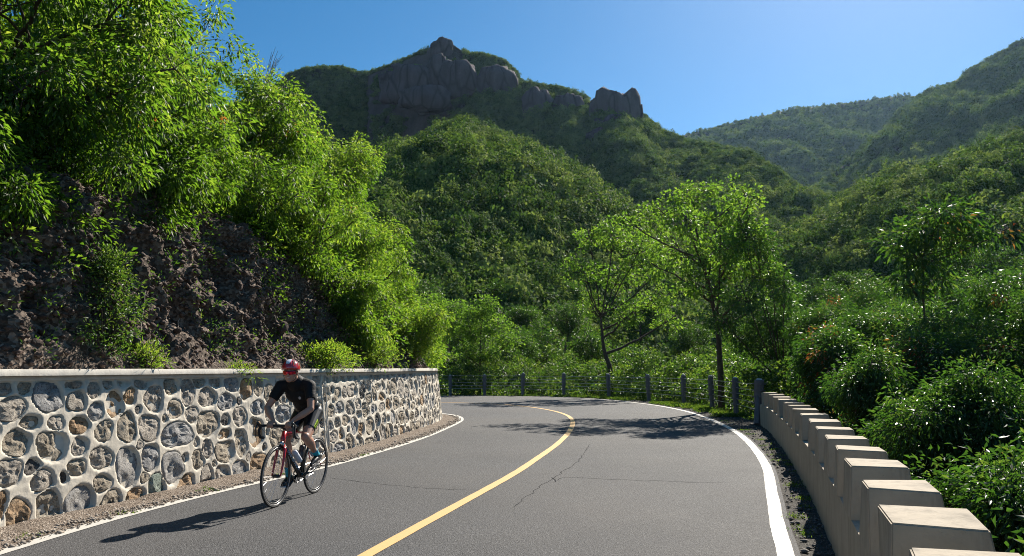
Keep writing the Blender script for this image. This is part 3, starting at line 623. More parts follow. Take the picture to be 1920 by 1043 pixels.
# bulging rock towers of the cliff band
def tower(u, v0, v1, wpx, dist, seed):
    top = at(u, v0, dist); bot = at(u, v1, dist - 8); h = (top[2] - bot[2]) / 2; wd = wpx / F_PX * dist / 2
    n, m = 28, 18; th = np.linspace(0, 2 * math.pi, n, endpoint=False); ph = np.linspace(.02, math.pi - .02, m)
    TH, PHI = np.meshgrid(th, ph, indexing='ij'); sx = np.sin(PHI) ** .38
    V = np.stack([np.cos(TH) * sx * wd, np.sin(TH) * sx * wd * .5, np.cos(PHI) * h], -1).reshape(-1, 3)
    r = 1 + .34 * fbm(V / [wd * .8, wd * .8, h * 1.2] + seed, 4, seed) + .14 * fbm(V / [wd * .25, wd * .25, h * .9], 3, seed + 3); r = r - .16 * np.abs(fbm(V / [wd * .5, wd * .5, h * 2.2] + 3, 3, seed + 11)); V = V * r[:, None]; V += .10 * wd * fbm(V / [wd * .35, wd * .35, wd * .5] + 5, 4, seed + 7)[:, None]
    F = [((i % n) * m + j, ((i + 1) % n) * m + j, ((i + 1) % n) * m + j + 1, (i % n) * m + j + 1) for i in range(n) for j in range(m - 1)]
    F += [tuple(i * m for i in range(n)), tuple(i * m + m - 1 for i in range(n - 1, -1, -1))]
    return V, F, (top + bot) / 2
rockm = NT('cliff_rock'); mp = rockm.n('ShaderNodeMapping'); mp.inputs['Scale'].default_value = (1, 1, .3); rockm.l(rockm.coord(), mp.inputs[0])
nz1 = rockm.noise(.16, 8, .7, mp.outputs[0]); cc = rockm.ramp(nz1, [(.3, (.05, .040, .040)), (.5, (.085, .068, .074)), (.75, (.155, .128, .128))])
fis = rockm.voro(.11, 'DISTANCE_TO_EDGE', mp.outputs[0]); cc = rockm.mix(rockm.ramp(fis, [(.0, (.7, .7, .7)), (.07, (0, 0, 0))]), cc, (.012, .011, .012))
M['cliff'] = rockm.done(rockm.bsdf(cc, .95, rockm.bump(nz1, .8, 2.0), .2))
cl = empty('rock_cliff', at(850, 180, 400)); tag(cl, 'bare purplish rock towers of the cliff band below the mountain summit', 'cliff'); clo = np.array(cl.location)
for k, a in enumerate([(772, 126, 186, 96, 406), (818, 112, 174, 56, 407), (862, 120, 184, 80, 402), (925, 134, 188, 84, 402), (800, 168, 204, 110, 392), (735, 142, 190, 60, 410), (830, 80, 112, 50, 425)]):
    V, F, c = tower(*a, k + 3); mk('rock_tower', V, F, M['cliff'], cl, True, loc=c - clo)
cl = empty('rock_cliff', at(1160, 200, 360)); tag(cl, 'squarish dark rock shoulder standing out of the ridge right of the summit', 'cliff'); clo = np.array(cl.location)
for k, a in enumerate([(1158, 176, 292, 92, 364), (1130, 194, 294, 56, 366), (1190, 204, 298, 40, 365), (1150, 222, 284, 96, 350), (1128, 244, 300, 66, 342), (1005, 172, 240, 70, 386), (1062, 184, 244, 60, 380)]):
    V, F, c = tower(*a, k + 33); mk('rock_tower', V, F, M['cliff'], cl, True, loc=c - clo)

# ------------------------------------------------------------------ leaves
def leaf_arrays(P, A, L, W, r, droop=.15, fold=.25, hint=None):
    """kite-shaped leaves folded along the midrib; P base, A axis"""
    n = len(P); A = A / (np.linalg.norm(A, axis=1)[:, None] + 1e-9)
    R = r.normal(size=(n, 3)) if hint is None else hint; S = np.cross(A, R); S /= np.linalg.norm(S, axis=1)[:, None] + 1e-9; N = np.cross(S, A)
    L = np.broadcast_to(L, (n,))[:, None]; W = np.broadcast_to(W, (n,))[:, None]
    mid = P + A * L * .42 + N * L * fold * .2
    tip = P + A * L + np.array([0, 0, -1.]) * L * droop
    V = np.stack([P, mid + S * W / 2 + N * W * fold, tip, mid - S * W / 2 + N * W * fold], 1)
    k = (np.arange(n) * 4)[:, None]
    F = np.concatenate([k + [0, 1, 2], k + [0, 2, 3]], 0)
    return V.reshape(-1, 3), F
def clump_leaves(C, out, n, R, L, W, r, droopdir=0.3, flat=.8, wood=None, rndbase=None, droop=.15):
    """n leaves about each clump centre C (k,3), growing away along `out`"""
    k = len(C); D = r.normal(size=(k, n, 3)); D /= np.linalg.norm(D, axis=2)[..., None]
    rad = r.uniform(.15, 1, (k, n, 1)) ** .6 * np.asarray(R).reshape(-1, 1, 1)
    D2 = D * [1, 1, flat]
    P = C[:, None] + D2 * rad
    A = D * .8 + out[:, None] * .5 + r.normal(0, .35, (k, n, 3)) + np.array([0, 0, -1.]) * droopdir
    L_ = L * r.uniform(.6, 1.2, k * n); W_ = W * r.uniform(.7, 1.2, k * n)
    V, F = leaf_arrays(P.reshape(-1, 3), A.reshape(-1, 3), L_, W_, r, droop)
    base = r.uniform(0, 1, k) if rndbase is None else rndbase
    rv = np.clip(np.repeat(base, n) * .45 + r.uniform(0, 1, k * n) * .5, 0, .92)
    return V, F, np.repeat(rv, 4)

# far crown models, instanced over the hillsides
fc = bpy.data.collections.new('far_crowns')
def far_crown(seed, nq, leaf, tall=1.0):
    r = np.random.default_rng(seed); nl = 7; lob = r.normal(0, .42, (nl, 3)) * [1, 1, .35] + [0, 0, .55 * tall]
    C = lob[r.integers(0, nl, nq)] + (lambda d: d / np.linalg.norm(d, axis=1)[:, None])(r.normal(size=(nq, 3)) + [0, 0, .35]) * r.uniform(.30, .48, (nq, 1)) * [1, 1, .85 * tall]
    out = C - [0, 0, .3]; out /= np.linalg.norm(out, axis=1)[:, None]
    V, F = leaf_arrays(C - out * leaf * .2, np.cross(out, r.normal(size=(nq, 3))) + out * .25, leaf * r.uniform(.7, 1.5, nq), leaf * .9, r, .1, .12, out + [0, 0, .5] + r.normal(0, .38, (nq, 3)))
    return mesh_data('far_crown', V, F, M['leafE'], attrs={'rnd': np.repeat(np.clip(r.uniform(0, .8, nq), 0, 1), 4)})
for k in range(5):
    o = bpy.data.objects.new('far_crown', far_crown(60 + k, [650, 620, 560, 650, 480][k], [.135, .125, .15, .125, .14][k], [1, .85, 1.15, .9, 1.6][k])); fc.objects.link(o)
gn = bpy.data.node_groups.new('scatter_crowns', 'GeometryNodeTree')
gn.interface.new_socket('Geometry', in_out='INPUT', socket_type='NodeSocketGeometry'); gn.interface.new_socket('Geometry', in_out='OUTPUT', socket_type='NodeSocketGeometry')
gi = gn.nodes.new('NodeGroupInput'); go = gn.nodes.new('NodeGroupOutput'); iop = gn.nodes.new('GeometryNodeInstanceOnPoints'); ci = gn.nodes.new('GeometryNodeCollectionInfo')
ci.inputs['Collection'].default_value = fc; ci.inputs['Separate Children'].default_value = True; ci.inputs['Reset Children'].default_value = True
def named(nm, ty):
    n_ = gn.nodes.new('GeometryNodeInputNamedAttribute'); n_.data_type = ty; n_.inputs['Name'].default_value = nm; return n_.outputs[0]
iop.inputs['Pick Instance'].default_value = True
gn.links.new(gi.outputs[0], iop.inputs['Points']); gn.links.new(ci.outputs[0], iop.inputs['Instance'])
gn.links.new(named('pick', 'INT'), iop.inputs['Instance Index'])
gn.links.new(named('rot', 'FLOAT_VECTOR'), iop.inputs['Rotation']); gn.links.new(named('scl', 'FLOAT_VECTOR'), iop.inputs['Scale'])
gn.links.new(iop.outputs[0], go.inputs[0])
def forest(name, label, key, n, smin, smax, seed, tmax=1.12, rock=.42, keep=None):
    X, Y, Z = H[key]; r = np.random.default_rng(seed); ni, nj = X.shape
    P = np.stack([X, Y, Z], -1); a = P[:-1, :-1]; b = P[1:, :-1]; c = P[:-1, 1:]
    Nn = np.cross(b - a, c - a); area = np.linalg.norm(Nn, axis=2); up = np.abs(Nn[..., 2]) / (area + 1e-9)
    jj = np.linspace(0, 1, nj - 1)[None] + 0 * area
    wgt = area * (up > rock) * (P[:-1, :-1, 1] > 40)
    back = {'spur': 1.5, 'main': 1.5}.get(key, 1.5); wgt = wgt * (jj * back < tmax); ra = a[..., 0] / a[..., 1]
    if key == 'main': wgt = wgt * ~((jj * 1.5 > np.where(ra > 0, .84, .90)) & (((ra > .103) & (ra < .172)) | ((ra > -.118) & (ra < -.070))) * (area > 0))
    wgt = wgt * (.35 + np.clip(fbm(np.c_[a[..., 0].ravel() / 14, a[..., 1].ravel() / 14, a[..., 0].ravel() * 0], 3, seed).reshape(area.shape) + .5, 0, 1))
    cdf = np.cumsum(wgt.ravel()); q = np.searchsorted(cdf, r.uniform(0, cdf[-1], n)); i, j = np.unravel_index(np.minimum(q, area.size - 1), area.shape)
    s, t = r.uniform(0, 1, (2, n, 1)); pts = a[i, j] + (b - a)[i, j] * s + (c - a)[i, j] * t
    me = bpy.data.meshes.new(name); me.vertices.add(n)
    S = smin + (smax - smin) * r.beta(1.6, 3, n)
    big = fbm(pts / [25, 25, 25], 2, seed + 3); S *= 1 + .35 * big; tj = (j + t[:, 0]) / (nj - 1) * 1.5; S *= 1 - .5 * np.clip((tj - .86) / .12, 0, 1)
    pts[:, 2] -= S * .12
    me.vertices.foreach_set('co', pts.astype(np.float32).ravel())
    A = me.attributes.new('pick', 'INT', 'POINT'); pk = r.integers(0, 5, n); pk[(pk == 4) & (r.uniform(0, 1, n) < .6)] = 1; A.data.foreach_set('value', pk.astype(np.int32))
    A = me.attributes.new('rot', 'FLOAT_VECTOR', 'POINT'); A.data.foreach_set('vector', np.c_[r.normal(0, .12, (n, 2)), r.uniform(0, 6.28, n)].astype(np.float32).ravel())
    A = me.attributes.new('scl', 'FLOAT_VECTOR', 'POINT'); A.data.foreach_set('vector', (S[:, None] * np.c_[np.ones(n), np.ones(n), r.uniform(1.0, 1.6, n)]).astype(np.float32).ravel())
    o = link(name, me); md = o.modifiers.new('scatter', 'NODES'); md.node_group = gn
    tag(o, label, 'forest', kind='stuff'); return o
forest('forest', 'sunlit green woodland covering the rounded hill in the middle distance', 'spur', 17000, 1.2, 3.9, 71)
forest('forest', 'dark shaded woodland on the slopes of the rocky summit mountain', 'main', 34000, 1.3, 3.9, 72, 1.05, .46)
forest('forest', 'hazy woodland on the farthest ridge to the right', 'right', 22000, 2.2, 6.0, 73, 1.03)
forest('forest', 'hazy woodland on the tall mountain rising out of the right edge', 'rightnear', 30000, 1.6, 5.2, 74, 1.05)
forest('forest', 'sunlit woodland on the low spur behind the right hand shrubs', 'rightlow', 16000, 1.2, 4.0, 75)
# ------------------------------------------------------------------ trees with trunk, limbs and leafy crown
def grow(seed, trunk, lobes, nclump, nleaf, R, L, W, mat, rad=.12, droopdir=.3, shell=.55, flat=.8, droop=.15, tone=None, red=0.0, twig=.006):
    """trunk: points from the base up (local); lobes: (x,y,z,rx,ry,rz). returns wood mesh and leaf mesh data"""
    r = np.random.default_rng(seed); T, _ = spline(trunk, .12); n = len(T)
    tr = rad * (1 - .75 * np.linspace(0, 1, n)) + rad * .45 * np.exp(-np.arange(n) / 2.0)
    wood = Acc(); wood.tube(T, tr, 9)
    nodes = [(p, q) for p, q in zip(T[n // 4:], tr[n // 4:])]
    vol = np.array([l[3] * l[4] * l[5] for l in lobes]) ** .8; cnt = np.maximum(3, (nclump * vol / vol.sum()).astype(int))
    C = []; O = []
    for l, k in zip(lobes, cnt):
        c = np.array(l[:3]); rr = np.array(l[3:6])
        # limb to the lobe
        P0 = np.array([p for p, _ in nodes[:n]]); zc = c[2] - rr[2] * .9
        j = np.argmin(np.abs(P0[:, 2] - max(P0[0, 2], min(P0[-1, 2], zc - .35 * np.linalg.norm((c - P0[-1])[:2]))))); b, br = nodes[j]
        mid = (b + c) / 2 + np.array([0, 0, -.12 * np.linalg.norm(c - b)]) + r.normal(0, .06 * rr.mean(), 3)
        lp = bez(b, mid, c + (c - b) * .15, 9); lp[1:-1] += r.normal(0, .035 * rr.mean(), (7, 3)); lr = np.linspace(min(br * .75, rad * .6), max(.012, rad * .13), 9)
        wood.tube(lp, lr, 7); lim = [(p, q) for p, q in zip(lp[2:], lr[2:])]
        d = r.normal(size=(k, 3)); d /= np.linalg.norm(d, axis=1)[:, None]; cc = c + d * rr * (shell + (1 - shell) * r.uniform(0, 1, (k, 1)) ** .7) * r.uniform(.82, 1.12, (k, 1))
        LP = np.array([p for p, _ in lim])
        for q in cc:
            j = np.argmin(np.linalg.norm(LP - q, axis=1) + np.where(LP[:, 2] > q[2], .3, 0)); b2, r2 = lim[j]
            m2 = (b2 + q) / 2 + r.normal(0, .08 * rr.mean(), 3) + [0, 0, .04 * rr.mean()]
            wood.tube(bez(b2, m2, q, 5), np.linspace(min(r2 * .5, twig * 3.2), twig * .55, 5), 4, False)
        C.append(cc); O.append((cc - c) / rr)
    C = np.vstack(C); O = np.vstack(O); O /= np.linalg.norm(O, axis=1)[:, None] + 1e-9
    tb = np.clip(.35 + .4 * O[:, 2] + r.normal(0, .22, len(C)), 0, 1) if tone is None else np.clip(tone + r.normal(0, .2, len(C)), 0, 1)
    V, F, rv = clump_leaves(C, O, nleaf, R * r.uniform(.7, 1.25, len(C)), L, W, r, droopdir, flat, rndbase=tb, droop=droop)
    if red:
        isr = np.repeat(r.uniform(0, 1, len(C)) < red, nleaf * 4); rr_ = np.repeat(r.uniform(.93, 1, len(C) * nleaf), 4); rv = np.where(isr & (np.repeat(r.uniform(0, 1, len(C) * nleaf), 4) < .7), rr_, rv)
    wv, wf = wood.get()
    return mesh_data('trunk', wv, wf, M['bark'], True), mesh_data('crown', V, F, mat, attrs={'rnd': rv})
def tree(name, label, cat, loc, data, rz=0, group=None, scale=1.0):
    e = empty(name, loc, rz); e.scale = (scale,) * 3; tag(e, label, cat, group)
    link('trunk', data[0], e); link('crown', data[1], e); return e

# ------------------------------------------------------------------ the cut bank above the wall
def bank_h(X, Y, d):
    q = np.c_[X.ravel(), Y.ravel(), X.ravel() * 0]; n1 = fbm(q * .45, 4, 51).reshape(X.shape); n2 = fbm(q * 1.6, 4, 55).reshape(X.shape)
    dd = np.clip(d - .35, 0, None)
    z = 1.44 + np.where(dd < 1.25, dd * 1.9, 2.38 + (dd - 1.25) * .66)
    z = np.where(dd > 16, 1.44 + 2.38 + 14.75 * .66 - 1.44 + 1.44 + (dd - 16) * .25, z)
    return z + (n1 * .75 + n2 * .28) * np.clip(dd / 1.2, 0, 1) * (1 + .3 * (dd > 3))
bx = np.concatenate([np.arange(-46, -14, .8), np.arange(-14, -1.9, .09)]); by = np.concatenate([np.arange(-12, 5, .6), np.arange(5, 27.6, .11)])
BX, BY = np.meshgrid(bx, by, indexing='ij'); BD = bank_d(BX, BY); BZ = bank_h(BX, BY, BD)
q = np.c_[BX.ravel(), BY.ravel(), BZ.ravel()]
rough = fbm(q * 3.2, 4, 58).reshape(BX.shape) * .20 + np.abs(fbm(q * 1.3, 3, 59).reshape(BX.shape)) * .5
rough *= np.clip((BD - .3) / .6, 0, 1)
keep = BD > 1.5; BZ = BZ - .12
F = grid_faces(len(bx), len(by)); kf = keep.ravel()[F].all(1); F = F[kf]
V = np.c_[BX.ravel(), BY.ravel(), BZ.ravel()]; V[:, 0] += rough.ravel() * .6; V[:, 2] += rough.ravel() * .35
used = np.unique(F); remap = -np.ones(len(V), int); remap[used] = np.arange(len(used))
bank = mk('rocky_bank', V[used], remap[F], M['rockbank'], smooth=True); bank['kind'] = 'structure'
def bank_z(x, y):
    x = np.atleast_1d(np.asarray(x, float)); y = np.atleast_1d(np.asarray(y, float)); return bank_h(x, y, bank_d(x, y))
def bank_pt(s, d):
    """point on the bank: s along the wall, d behind it"""
    s = np.atleast_1d(np.asarray(s, float)); d = np.atleast_1d(np.asarray(d, float))
    x = np.interp(s, wallS, wallC[:, 0]) - np.interp(s, wallS, wallN[:, 0]) * d; y = np.interp(s, wallS, wallC[:, 1]) - np.interp(s, wallS, wallN[:, 1]) * d
    return np.c_[x, y, bank_z(x, y)]
qs = np.arange(6.0, 33.0, .06); prof_d = np.array([.08, .32, .45, 1.35, 1.75, 2.5]); prof_z = np.array([1.47, 1.45, 1.7, 3.8, 4.0, 3.7])
ql = np.r_[0, np.cumsum(np.hypot(np.diff(prof_d), np.diff(prof_z)))]; qq = np.linspace(0, ql[-1], 96)
QS, QQ = np.meshgrid(qs, qq, indexing='ij'); D0_ = np.interp(QQ, ql, prof_d); Z0_ = np.interp(QQ, ql, prof_z)
X0 = np.interp(QS, wallS, wallC[:, 0]); Y0 = np.interp(QS, wallS, wallC[:, 1]); NX = np.interp(QS, wallS, wallN[:, 0]); NY = np.interp(QS, wallS, wallN[:, 1])
Q3 = np.c_[(X0 - NX * D0_).ravel(), (Y0 - NY * D0_).ravel(), Z0_.ravel()]; shp = QS.shape
big_ = fbm(Q3 * .55, 3, 51).reshape(shp); med = (1 - 2 * np.abs(fbm(Q3 * 1.7, 4, 52))).reshape(shp); sml = fbm(Q3 * 6.5, 4, 53, .65).reshape(shp)
disp = (big_ * .55 + (med - .5) * .30 + sml * .12) * np.clip((QQ - .35) / .6, 0, 1)
low = np.interp(QS, [6, 22, 24.5, 33], [1, 1, .8, .7]); Zb = 1.47 + (Z0_ - 1.47) * low + disp * .25
Pb = np.stack([X0 - NX * (D0_ - disp), Y0 - NY * (D0_ - disp), Zb], -1)
mk('rock_face', Pb.reshape(-1, 3), grid_faces(*shp)[:, ::-1], M['rockbank'], bank, smooth=True)
def face_pt(n, r, smin, smax, q0, q1):
    i = r.uniform((smin - 6) / .06, (smax - 6) / .06, n).astype(int); j = np.clip(r.uniform(q0, q1, n) / ql[-1] * 95, 0, 95).astype(int); return Pb[np.clip(i, 0, len(qs) - 1), j]
# cobbles set in the bank: the largest as pieces, the rest as one rubble part
rb = np.random.default_rng(61)
def cobble(seed):
    r = np.random.default_rng(seed); bm = bmesh.new(); bmesh.ops.create_icosphere(bm, subdivisions=2, radius=1)
    V = np.array([v.co[:] for v in bm.verts]); V = V * (1 + .30 * fbm(V * 1.1 + seed, 3, seed))[:, None] * [1, .8, .62]
    F = [[v.index for v in f.verts] for f in bm.faces]; bm.free(); return mesh_data('stone', V, F, M['st_' + 'rrdrrd'[seed % 6]], True)
cobs = [cobble(k) for k in range(6)]
for c_ in cobs: c_.polygons.foreach_set('use_smooth', np.zeros(len(c_.polygons), bool))
BPs = face_pt(260, rb, 10.5, 26, .6, 3.4)
for k, p in enumerate(BPs[:240]):
    o = link('stone', cobs[k % 6], bank, p + [rb.uniform(-.03, .02), 0, .0]); s_ = .04 + .17 * rb.beta(1.2, 4.5); o.scale = (s_, s_, s_); o.rotation_euler = rb.uniform(0, 6, 3)
bs = face_pt(14000, rb, 9, 27, .3, 3.6) + rb.normal(0, .03, (14000, 3)); V, F = rocks(bs, np.minimum(rb.gamma(2, .012, 14000), .045) + .010, 62, .75)
rub = mk('rubble', V, F, M['st_r'], bank); rub['kind'] = 'stuff'
# roots and creepers hanging down the bank
for k, (s_, d_, hgt) in enumerate([(13.6, 1.25, 1.55), (14.85, 1.0, 1.0), (15.75, 1.1, .7)]):
    p = bank_pt(s_, d_)[0]; p[0] += .35; z0 = 1.6; pts = [(0, 0, 0)]; x = y = 0
    for j in range(14):
        x += random.uniform(-.018, .018); y += random.uniform(-.02, .02); pts.append((x, y, hgt * (j + 1) / 14))
    if k == 0: pts += [(x + .03, y - .03, hgt + .06), (x + .12, y - .05, hgt + .03), (x + .18, y - .07, hgt - .02)]
    a = Acc(); a.tube(pts, np.linspace(.012, .006, len(pts)), 5)
    lab = ['long bare pale creeper stem hanging down the dark rock bank at left', 'thin bare creeper stem just right of the sunlit bank bush', 'short bare creeper stem on the brown rock bank above the cyclist\'s back'][k]
    tag(a.obj('creeper_stem', plain('dry_stem_%d' % k, (.36, .30, .24), .8), None, True, (p[0], p[1], z0 - .05)), lab, 'creeper')

# trees standing on the bank (long drooping leaves)
def lob(r, c, R, n, sq=.8, lo=.42, hi=.62):
    out = []
    for _ in range(n):
        d = r.normal(size=3); d /= np.linalg.norm(d); k = r.uniform(lo, hi); out.append((*(np.array(c) + d * R * (1 - k) * [1, 1, sq]), R * k, R * k, R * k * sq))
    return out
BT = [  # x, y, crown centre (x,y,z), R, leaf size, label
 (-7.4, 9.6, (-6.35, 9.4, 5.9), 2.35, 'large tree at the top left corner with long drooping bright leaves'),
 (-10.2, 9.0, (-9.0, 9.2, 6.6), 2.8, 'dense tree filling the left edge of the photo above the dark bank'),
 (-8.0, 13.0, (-6.9, 13.0, 6.7), 2.65, 'tallest crown of the bank trees, reaching the top of the photo'),
 (-11.5, 15.5, (-10.6, 15.5, 9.2), 3.2, 'tree high on the bank behind the tallest bank crown'),
 (-7.3, 16.6, (-6.35, 16.7, 6.7), 2.3, 'bank tree with drooping leaves left of the bare grey twigs'),
 (-7.1, 20.2, (-6.3, 20.3, 6.9), 2.15, 'rounded bank tree below the bare grey twigs'),
 (-7.0, 24.0, (-5.8, 23.7, 7.2), 2.2, 'yellow green bank tree in front of the shaded mountain'),
 (-6.6, 26.6, (-5.3, 26.2, 5.5), 2.0, 'last and lowest bank tree above the far end of the stone wall'),
 (-9.8, 20.5, (-9.0, 20.5, 8.6), 2.6, 'tree behind the rounded bank tree on the upper bank')]
for k, (x, y, c, R, lab) in enumerate(BT):
    r = np.random.default_rng(200 + k); z = float(bank_z(x, y)[0]) - .2; b = np.array([x, y, z]); cl_ = np.array(c) - b
    near = y < 12; far = x < -9
    tr = [(0, 0, 0), (cl_[0] * .2, cl_[1] * .2, cl_[2] * .3), (cl_[0] * .6, cl_[1] * .6, cl_[2] * .7), tuple(cl_)]
    nl = 14; lobes = lob(r, cl_, R, nl, .88, .30, .5)
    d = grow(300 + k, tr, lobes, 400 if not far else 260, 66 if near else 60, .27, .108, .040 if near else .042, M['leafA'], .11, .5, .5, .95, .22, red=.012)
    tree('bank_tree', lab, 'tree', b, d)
for k, (s_, d_, R, up_, lab) in enumerate([(12.6, 1.35, .95, .45, 'shadowy shrub hanging over the dark rock at the left edge'), (14.2, 1.45, 1.0, .5, 'shadowy shrub hanging over the rock above the pale creeper stem'), (15.8, 1.6, .85, .9, 'shrub overhanging the rock above the tall ledge bush'),
    (16.8, 1.9, .9, 1.35, 'shrub overhanging the brown rock above the cyclist'), (18.6, 1.7, 1.0, 1.2, 'sunlit shrub on the bank just above and right of the cyclist'), (20.1, 1.4, 1.2, 1.1, 'yellow green shrub halfway up the bank above the far wall section'),
    (21.6, .9, .95, .4, 'low bright shrub resting near the coping of the far wall section'), (23.2, 1.3, 1.25, 1.1, 'broad bright shrub on the bank near the far end of the wall'), (25.4, .9, 1.1, .5, 'last bright shrub touching the coping at the far end of the wall')]):
    r = np.random.default_rng(240 + k); b = bank_pt(s_, d_)[0] - [0, 0, .2]; c = np.array([.35, -.1, up_])
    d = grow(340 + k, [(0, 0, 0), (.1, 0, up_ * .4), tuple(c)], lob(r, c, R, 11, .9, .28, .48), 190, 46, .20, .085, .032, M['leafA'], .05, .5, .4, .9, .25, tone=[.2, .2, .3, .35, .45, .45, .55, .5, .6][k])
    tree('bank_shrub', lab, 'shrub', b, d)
# bare twigs above the canopy
a = Acc(); r = np.random.default_rng(5)
for k in range(9):
    e = np.array([r.uniform(-.05, .55), r.uniform(-.3, .3), r.uniform(.6, 1.25)]); P = bez((0, 0, -.9), (e[0] * .2, 0, .2), e, 7); a.tube(P, np.linspace(.014, .004, 7), 4)
    for j in range(3):
        s = P[3 + j]; a.tube([s, s + [r.uniform(-.05, .16), r.uniform(-.1, .1), r.uniform(.15, .32)]], [.006, .003], 3)
tag(a.obj('bare_branch', plain('grey_twig', (.30, .28, .27), .8), None, False, at(492, 160, 19.0)), 'bare grey twigs sticking out of the top of the bank foliage', 'branch')

# undergrowth over the bank
def scatter_clumps(P, out, n, R, L, W, mat, name, label, seed, droop=.3, tone=.45, red=0, cat='undergrowth', flat=.8):
    r = np.random.default_rng(seed); tb = np.clip(tone + r.normal(0, .25, len(P)), 0, 1)
    V, F, rv = clump_leaves(P, out, n, R, L, W, r, droop, flat, rndbase=tb)
    if red: isr = np.repeat(r.uniform(0, 1, len(P)) < red, n * 4); rv = np.where(isr, np.repeat(r.uniform(.93, 1, len(P) * n), 4), rv)
    o = mk(name, V, F, mat, attrs={'rnd': rv}); tag(o, label, cat, kind='stuff'); return o
r = np.random.default_rng(77); s = r.uniform(9.5, 31.5, 9500); d = r.uniform(.35, 8.0, 9500)
lim = np.interp(s, [9, 12, 14.5, 17.5, 19.5, 21, 22.5, 32], [1.2, 1.15, 1.3, 1.35, 1.05, .6, .35, .3]); patch = fbm(np.c_[s * .7, d * .8, s * 0], 3, 8)
kp = (d > lim + patch * .6); kp[kp] = fbm(np.c_[s[kp] * 1.5, d[kp] * 1.5, d[kp] * 0], 3, 9) > -.08; s, d = s[kp][:3300], d[kp][:3300]
P = bank_pt(s, d); P[:, 2] += .1 + r.uniform(0, .7, len(P)) + (d > 2) * .3 * r.uniform(0, 1, len(P)); P[:, 0] += .25
scatter_clumps(P, np.tile([.5, -.2, .6], (len(P), 1)), 66, r.uniform(.16, .36, len(P)), .105, .042, M['leafA'], 'bank_undergrowth', 'tangled shrubs and creepers over the upper rocky bank', 78, .5)
r = np.random.default_rng(79); s = r.uniform(10, 31, 900); d = r.uniform(.3, 2, 900); kp = fbm(np.c_[s * 1.2, d * 1.3, s * 0], 3, 18) > .05; s, d = s[kp][:330], d[kp][:330]
P = face_pt(1000, r, 10, 31, .4, 3.6); P = P[fbm(P * 1.3, 3, 19) > -.12]
scatter_clumps(P, np.tile([.3, -.2, .8], (len(P), 1)), 30, r.uniform(.10, .30, len(P)), .065, .022, M['leafD'], 'bank_weeds', 'small weeds growing in the cracks of the rocky bank', 80, .1)
def bush(label, p, h, w_, n, nl, L, W, mat, seed, tone=.6, droop=.1, name='bush', red=0, cat='bush', nl_w=5):
    r = np.random.default_rng(seed); C = r.normal(0, .33, (n, 3)) * [w_, w_, 0]; t = r.uniform(0, 1, n) ** .8; C[:, 2] = t * h; C[:, :2] *= (1.15 - .75 * t)[:, None]
    out = C / [w_, w_, h]; out[:, 2] += .3; st = Acc()
    for q in C[::max(1, n // 26)]: st.tube(bez((q[0] * .15, q[1] * .15, -.1), (q[0] * .4, q[1] * .4, q[2] * .6), q, 5), np.linspace(.014, .004, 5), 4)
    tb = np.clip(tone + r.normal(0, .2, n), 0, 1); V, F, rv = clump_leaves(C, out, nl, r.uniform(.10, .22, n) * max(1, w_ / 1.2), L, W, r, droop, .8, rndbase=tb)
    if red: isr = np.repeat(r.uniform(0, 1, n) < red, nl * 4); rv = np.where(isr & (np.repeat(r.uniform(0, 1, n * nl), 4) < .75), np.repeat(r.uniform(.93, 1, n * nl), 4), rv)
    e = empty(name, p); tag(e, label, cat); st.obj('stem', M['bark'], e, True); mk('foliage', V, F, mat, e, attrs={'rnd': rv}); return e
bush('tall sunlit bush on the wall ledge against the dark rock', bank_pt(14.2, .55)[0], 1.15, .55, 150, 30, .055, .022, M['leafD'], 90, .65)
bush('low dark green bush on the wall ledge at the left edge', bank_pt(12.45, .7)[0], .7, .7, 80, 26, .05, .012, M['leafD'], 91, .5)
bush('low bright green tuft beside the tall ledge bush', bank_pt(14.75, .4)[0], .25, .45, 40, 24, .07, .014, M['leafA'], 92, .8)
bush('thin grassy tuft on the coping left of the cyclist helmet', bank_pt(16.55, .32)[0], .12, .5, 26, 22, .07, .010, M['leafA'], 93, .8)
bush('bright leafy plants on the ledge right of the cyclist', bank_pt(19.4, .4)[0], .42, 1.2, 110, 30, .07, .024, M['leafA'], 94, .8)
bush('sprawling plant on the ledge in the middle of the far wall section', bank_pt(21.9, .45)[0], .42, 1.3, 110, 30, .07, .022, M['leafA'], 95, .7)
bush('leafy plant at the far end of the wall top', bank_pt(24.8, .6)[0], .75, 1.0, 120, 30, .08, .026, M['leafA'], 96, .7)
bush('grassy plant hanging over the last bend of the wall', bank_pt(27.5, .8)[0], .7, 1.1, 120, 30, .08, .02, M['leafA'], 97, .8)

